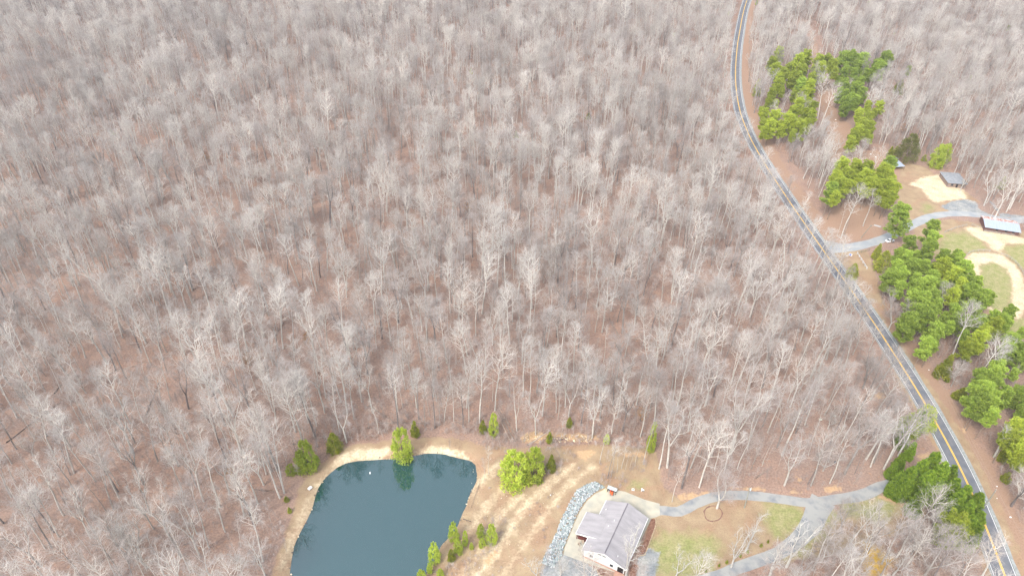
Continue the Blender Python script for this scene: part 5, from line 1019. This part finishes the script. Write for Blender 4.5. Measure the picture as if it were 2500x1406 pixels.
c = P(1283, 1133, 1.6); T = thing('bird_house', 'white box on a post between the twin pines right of the pond', 'bird house', (c.x, c.y, 0), .1); mb = MB(); mb.tube([(0, 0, 0), (0, 0, 1.5)], [.05, .05], 6); mb.build('post', M_POLE, T); mb = MB(); mb.box(-.4, .4, -.12, .12, 1.5, 1.75); mb.build('box', M_WH, T)
for (x, y), s, lab in (((2434, 1187), .3, 'white scrap of litter on the right verge, upper one near the thicket'), ((2434, 1216), .2, 'tiny white scrap on the right verge below the upper scrap'), ((2467, 1262), .42, 'larger white scrap on the right verge near the photo edge'), ((2267.5, 903), .3, 'white scrap on the litter bank across the road, opposite the dark cedar'),
        ((2126, 377), .7, 'white square board lying above the shed clearing'), ((2138, 384), .6, 'narrow white board beside the square one above the shed'), ((2040, 293), .6, 'white sheet in the orange clearing up the track'), ((1344, 1208), .25, 'white scrap lying on the dry field above the riprap'), ((2003, 1024), .75, 'pale green-white sheet on the wood floor, left of two'), ((2036.5, 1015), .8, 'pale green-white sheet on the wood floor, right of two')):
    c = P(x, y); m_ = MB(); a = rng.uniform(0, 3); pl = [(s * .9 * math.cos(t_ + a) * (1 if i % 2 else .75), s * .6 * math.sin(t_ + a)) for i, t_ in enumerate(np.linspace(0, 6.28, 7)[:-1])]; m_.prism(pl, .01, .06 + s * .12)
    o = m_.build('scrap', M_WH if 'green' not in lab else mat('pale_green_sheet', (.62, .66, .55), var=.2)); o.location = (c.x, c.y, 0); tag(o, lab, 'scrap')
c = P(2062, 1094); mb = MB(); mb.tube([(.32 * math.cos(t_), .32 * math.sin(t_), .12) for t_ in np.linspace(0, 6.283, 17)], [.12] * 17, 8); o = mb.build('old_tyre', M_BLACK, None, True); o.location = (c.x, c.y, 0); tag(o, 'black tyre lying on the slope above the driveway mouth', 'tyre')
c = P(2038, 1130); T = thing('barrel', 'dark blue-grey barrel at the foot of a bent tree above the driveway', 'barrel', (c.x, c.y, 0)); mb = MB(); mb.tube([(0, 0, 0), (0, 0, .2), (0, 0, .7), (0, 0, .9)], [.26, .3, .3, .26], 12, True); mb.build('drum', mat('slate_blue_drum', (.08, .11, .15), var=.2), T); mb = MB(); mb.tube([(0, 0, .9), (0, 0, .93)], [.28, .28], 12, True); mb.build('rim', M_BLACK, T)
for i, (dx, dy, a) in enumerate(((0, 0, -.5), (.35, .4, -.42), (-.3, -.35, -.58))):
    c = P(2142, 552); mb = MB(); mb.box(-1.6, 1.6, -.13, .13, 0, .08 + .03 * i); o = mb.build('plank', mat('silver_board', (.42, .43, .44), var=.2)); o.location = (c.x + dx, c.y + dy, 0); o.rotation_euler.z = a; tag(o, ['silver-grey plank, middle of three lying beside the leaning pole', 'silver-grey plank, upper of three lying beside the leaning pole', 'silver-grey plank, lower of three lying beside the leaning pole'][i], 'plank', 'three grey planks')
# fallen logs
def log(a, b, r, m, label, z=.12, zb=None, name='fallen_log', stubs=3):
    A_, B_ = P(*a), P(*b); A_.z = z; B_.z = zb if zb is not None else z; m_ = MB(); d = B_ - A_; n_ = 6; pts = [A_ + d * (i / n_) + Vector((rng.normal(0, .1), rng.normal(0, .1), 0)) for i in range(n_ + 1)]
    m_.tube([tuple(p - A_) for p in pts], list(np.linspace(r, r * .45, n_ + 1)), 7, True)
    for _ in range(stubs):
        t_ = rng.uniform(.4, .95); p = d * t_; q = np.array(p) + perp(unit(np.array(d)), rng.uniform(0, 3.1), .7) * rng.uniform(.6, 2.2); q[2] = abs(q[2]); m_.tube([tuple(p), tuple(q)], [r * .3, 0], 4)
    o = m_.build(name, m, None, True); o.location = A_; tag(o, label, 'log')
for a, b, r, m, lab in (((15, 1081), (117, 1004), .2, M_DEADLOG, 'long dark fallen log near the left edge of the wood'), ((124, 998), (148, 984), .16, M_DEADLOG, 'short dark log piece above the long dark log'), ((132, 962), (150, 940), .22, M_DEADLOG, 'blackened stub of log upper left of the pond wood'),
        ((241, 921), (363, 882), .22, M_LOG, 'tan fallen trunk pointing to a white crown in the left wood'), ((356, 1014), (388, 934), .2, M_DEADLOG, 'dark log lying steeply across the left wood litter'), ((902, 990), (963, 1031), .18, M_LOG, 'slanting pale log left of the dark-based trunk behind the pond'),
        ((928, 1032), (1035, 1033), .17, M_LOG, 'level pale log just above the feathery pond pine'), ((895, 1044), (928, 1049), .15, M_LOG, 'short pale log above the pond track'), ((715, 1083), (740, 1091), .15, M_LOG, 'short tan log beside the left-bank pine'), ((1109, 1028), (1132, 1040), .15, M_LOG, 'short log beside a straight trunk above the pond'),
        ((619, 1195), (671, 1200), .15, M_LOG, 'thin pale log ending at tall trunks left of the pond'), ((1286, 1087), (1344, 1051), .22, mat('pale_log', (.48, .42, .36), var=.2), 'pale log lying aslant on the orange clay bank'), ((1229, 1115), (1250, 1111), .12, M_DEADLOG, 'dark stick left of the twin pines'),
        ((1488, 778), (1514, 828), .2, M_LOG, 'curved pale log in the middle wood left of the road'), ((1110, 745), (1142, 770), .35, M_DEADLOG, 'dark rotten log in the middle wood'), ((1130, 1268), (1150, 1273), .12, M_DEADLOG, 'dark stick at the right pond edge'), ((1175, 1165), (1150, 1240), .07, M_LOG, 'thin pale stick on the right pond bank'),
        ((672, 822), (700, 778), .14, M_LOG, 'orange-tan broken trunk on bare litter up the slope'), ((704, 862), (735, 905), .18, M_LOG, 'reddish log crossing trunks behind the left pines'), ((1845, 1168), (1884, 1142), .15, M_LOG, 'pale log on litter above the driveway'), ((1345, 1082), (1384, 1068), .14, M_LOG, 'log above the dark brush at the clay cut'),
        ((500, 414), (540, 420), .2, M_DEADLOG, 'dark log far up the left wood'), ((28, 400), (55, 440), .3, M_DEADLOG, 'dark fallen trunk near the left edge, far up'), ((640, 700), (648, 765), .18, M_DEADLOG, 'black snag lying in the upper left wood'), ((448, 1330), (480, 1318), .14, M_DEADLOG, 'dark log near the bottom left litter'), ((555, 1350), (580, 1375), .14, M_LOG, 'tan branch log by the tangled brush')):
    log(a, b, r, m, lab)
for i, (a, b, zb) in enumerate((((1263, 1075), (1217, 985), 7.5), ((1258, 1078), (1212, 1000), 6.5), ((1252, 1072), (1208, 975), 8), ((1266, 1070), (1222, 1005), 6), ((1247, 1078), (1214, 1010), 5))):
    A_ = P(*a); Q = P(*b, zb); m_ = MB(); d = Q - A_; m_.tube([(0, 0, 0), tuple(d * .5 + Vector((0, 0, -.1))), tuple(d)], [.12, .09, .04], 6, True); o = m_.build('leaning_pole', M_LOG, None, True); o.location = A_
    tag(o, 'grey dead pole leaning on a trunk above the pond, %s' % ['rightmost base but one', 'middle base', 'second base from the left', 'rightmost base', 'leftmost base'][i], 'dead pole', 'dead poles leaning together')
# snapped trunk with bright wood and dry leaves
B = P(*A9((1290, 900))[0]); Q = P(*A9((1040, 405))[0], 9.5); T = thing('snapped_tree', 'leaning broken trunk with bright splintered tip and rusty leaves left of the pond', 'broken tree', (B.x, B.y, 0)); d = Q - B
mb = MB(); mb.tube([(0, 0, 0), tuple(d * .5), tuple(d * .93)], [.22, .19, .16], 8, True); mb.build('trunk', M_LOG, T, True); mb = MB(); mb.tube([tuple(d * .925), tuple(d), tuple(d * 1.03)], [.17, .12, .02], 8); mb.build('splintered_tip', mat('fresh_wood', (.66, .48, .24), var=.2), T)
mb = MB(); blades(mb, np.array(d) + (-.6, .2, .2), (1.1, 1.1, .8), 420, .4, np.random.default_rng(5), up=-.2); mb.build('dry_leaves', M_DRYLEAF, T)
def leafy(seed, H, Rr):
    T_, C_, h_ = conifer(seed, H, Rr, M_DRYLEAF, n=1500, size=.3, base=.25, power=.5, lump=.5); return T_, C_, h_
BE = [leafy(91, 6, 1.8), leafy(92, 5, 1.5)]
for i, (x, y, hh, lab) in enumerate(((610, 890, 6, 'rusty-leaved young beech behind the fan-crowned trees left of the pond'), (752, 835, 5, 'tan-leaved young tree up the slope beside a tall pale trunk'), (305, 990, 4, 'tan-leaved sapling at lower left wood'), (312, 1345, 5, 'rusty-leaved bush near the bottom left'), (1562, 1025, 6, 'peach-leaved young tree in the wood above the yard'),
        (240, 285, 6, 'orange-leaved tree far up the left wood'), (505, 395, 6, 'tan-leaved tree in the upper left wood'), (1140, 520, 6, 'orange-tan leaved tree in the middle wood'), (360, 262, 5, 'tan-leaved tree beside the tiny far cedar'), (1828, 640, 5, 'brownish-leaved tree in the wood left of the road'), (2200, 325, 6, 'tan-leaved tree at the wood edge right of the pines'))):
    put('dry_leaved_tree', BE[i % 2], P(x, y), hh, lab, 'young tree', parts=('trunk', 'leaves'))
# dark reflection-side shrub and shore stones
shr = np.array(shore); per = np.array([(x, y) for x, y in catmull([*shore, shore[0]], 1.0)]); cxy = per.mean(0)
def shore_rocks():
    V = MB()
    for q in per[::1]:
        if rng.uniform() < .62:
            o_ = (q - cxy) / np.linalg.norm(q - cxy) * rng.uniform(-.1, .9); s = rng.uniform(.07, .24); p = q + o_ + rng.normal(0, .2, 2); a = rng.uniform(0, 3)
            V.mi = int(rng.integers(3)); V.box(-s, s, -s * .7, s * .7, -.15, s * .8, Matrix.Translation((p[0], p[1], WATER_Z + .12)) @ Euler((rng.normal(0, .3), rng.normal(0, .3), a)).to_matrix().to_4x4())
    return V
tag(shore_rocks().build('shore_stones', [M_STONE, M_DEADLOG, mat('sand_stone', (.62, .52, .38), var=.2)]), 'stones and clods along the pond waterline', None, None, 'stuff')
# scattered pale stones on the clay and sand
tag(obj('clay_bank_stones', rocks('clay_bank_stones', W2(A2((390, 300), (450, 250), (540, 240), (610, 275), (900, 270), (985, 295), (980, 330), (600, 330), (430, 330))), 110, .12, .38, [mat('clay_boulder', (.60, .43, .24), var=.2), mat('pale_boulder', (.68, .58, .42), var=.2)])), 'lumps of pale clay and rock on the cut bank above the yard', None, None, 'stuff')
tag(obj('field_stones', rocks('field_stones', W2(A2((0, 450), (600, 450), (900, 500), (640, 900), (300, 1300), (0, 1400))), 120, .05, .16, [mat('field_stone', (.60, .52, .42), var=.2)])), 'small pale stones strewn over the dry field', None, None, 'stuff')
c = P(1997, 1335); tag(obj('brush_pile', rocks('brush_pile', [(c.x + 2.2 * math.cos(a), c.y + 1.6 * math.sin(a)) for a in np.linspace(0, 6.2, 9)], 70, .12, .3, [M_LOG, M_STONE])), 'heap of cut wood chunks in the pinkish thicket', None, None, 'stuff')
print('HOUSE', HL, po0, po1, 'BARN', BL, BD)

# ------------------------------------------------------------------ winter haze
mb = MB(); mb.box(-1200, 1200, -60, 1400, -4, 190); hz = bpy.data.materials.new('thin_haze'); hz.use_nodes = True; n = hz.node_tree.nodes; n.remove(n['Principled BSDF'])
pv = n.new('ShaderNodeVolumePrincipled'); pv.inputs['Density'].default_value = .00013; pv.inputs['Color'].default_value = (.86, .9, 1, 1); pv.inputs['Anisotropy'].default_value = .2; hz.node_tree.links.new(pv.outputs[0], n['Material Output'].inputs['Volume'])
tag(mb.build('haze', hz), 'thin pale winter haze over the wood', None, None, 'stuff')
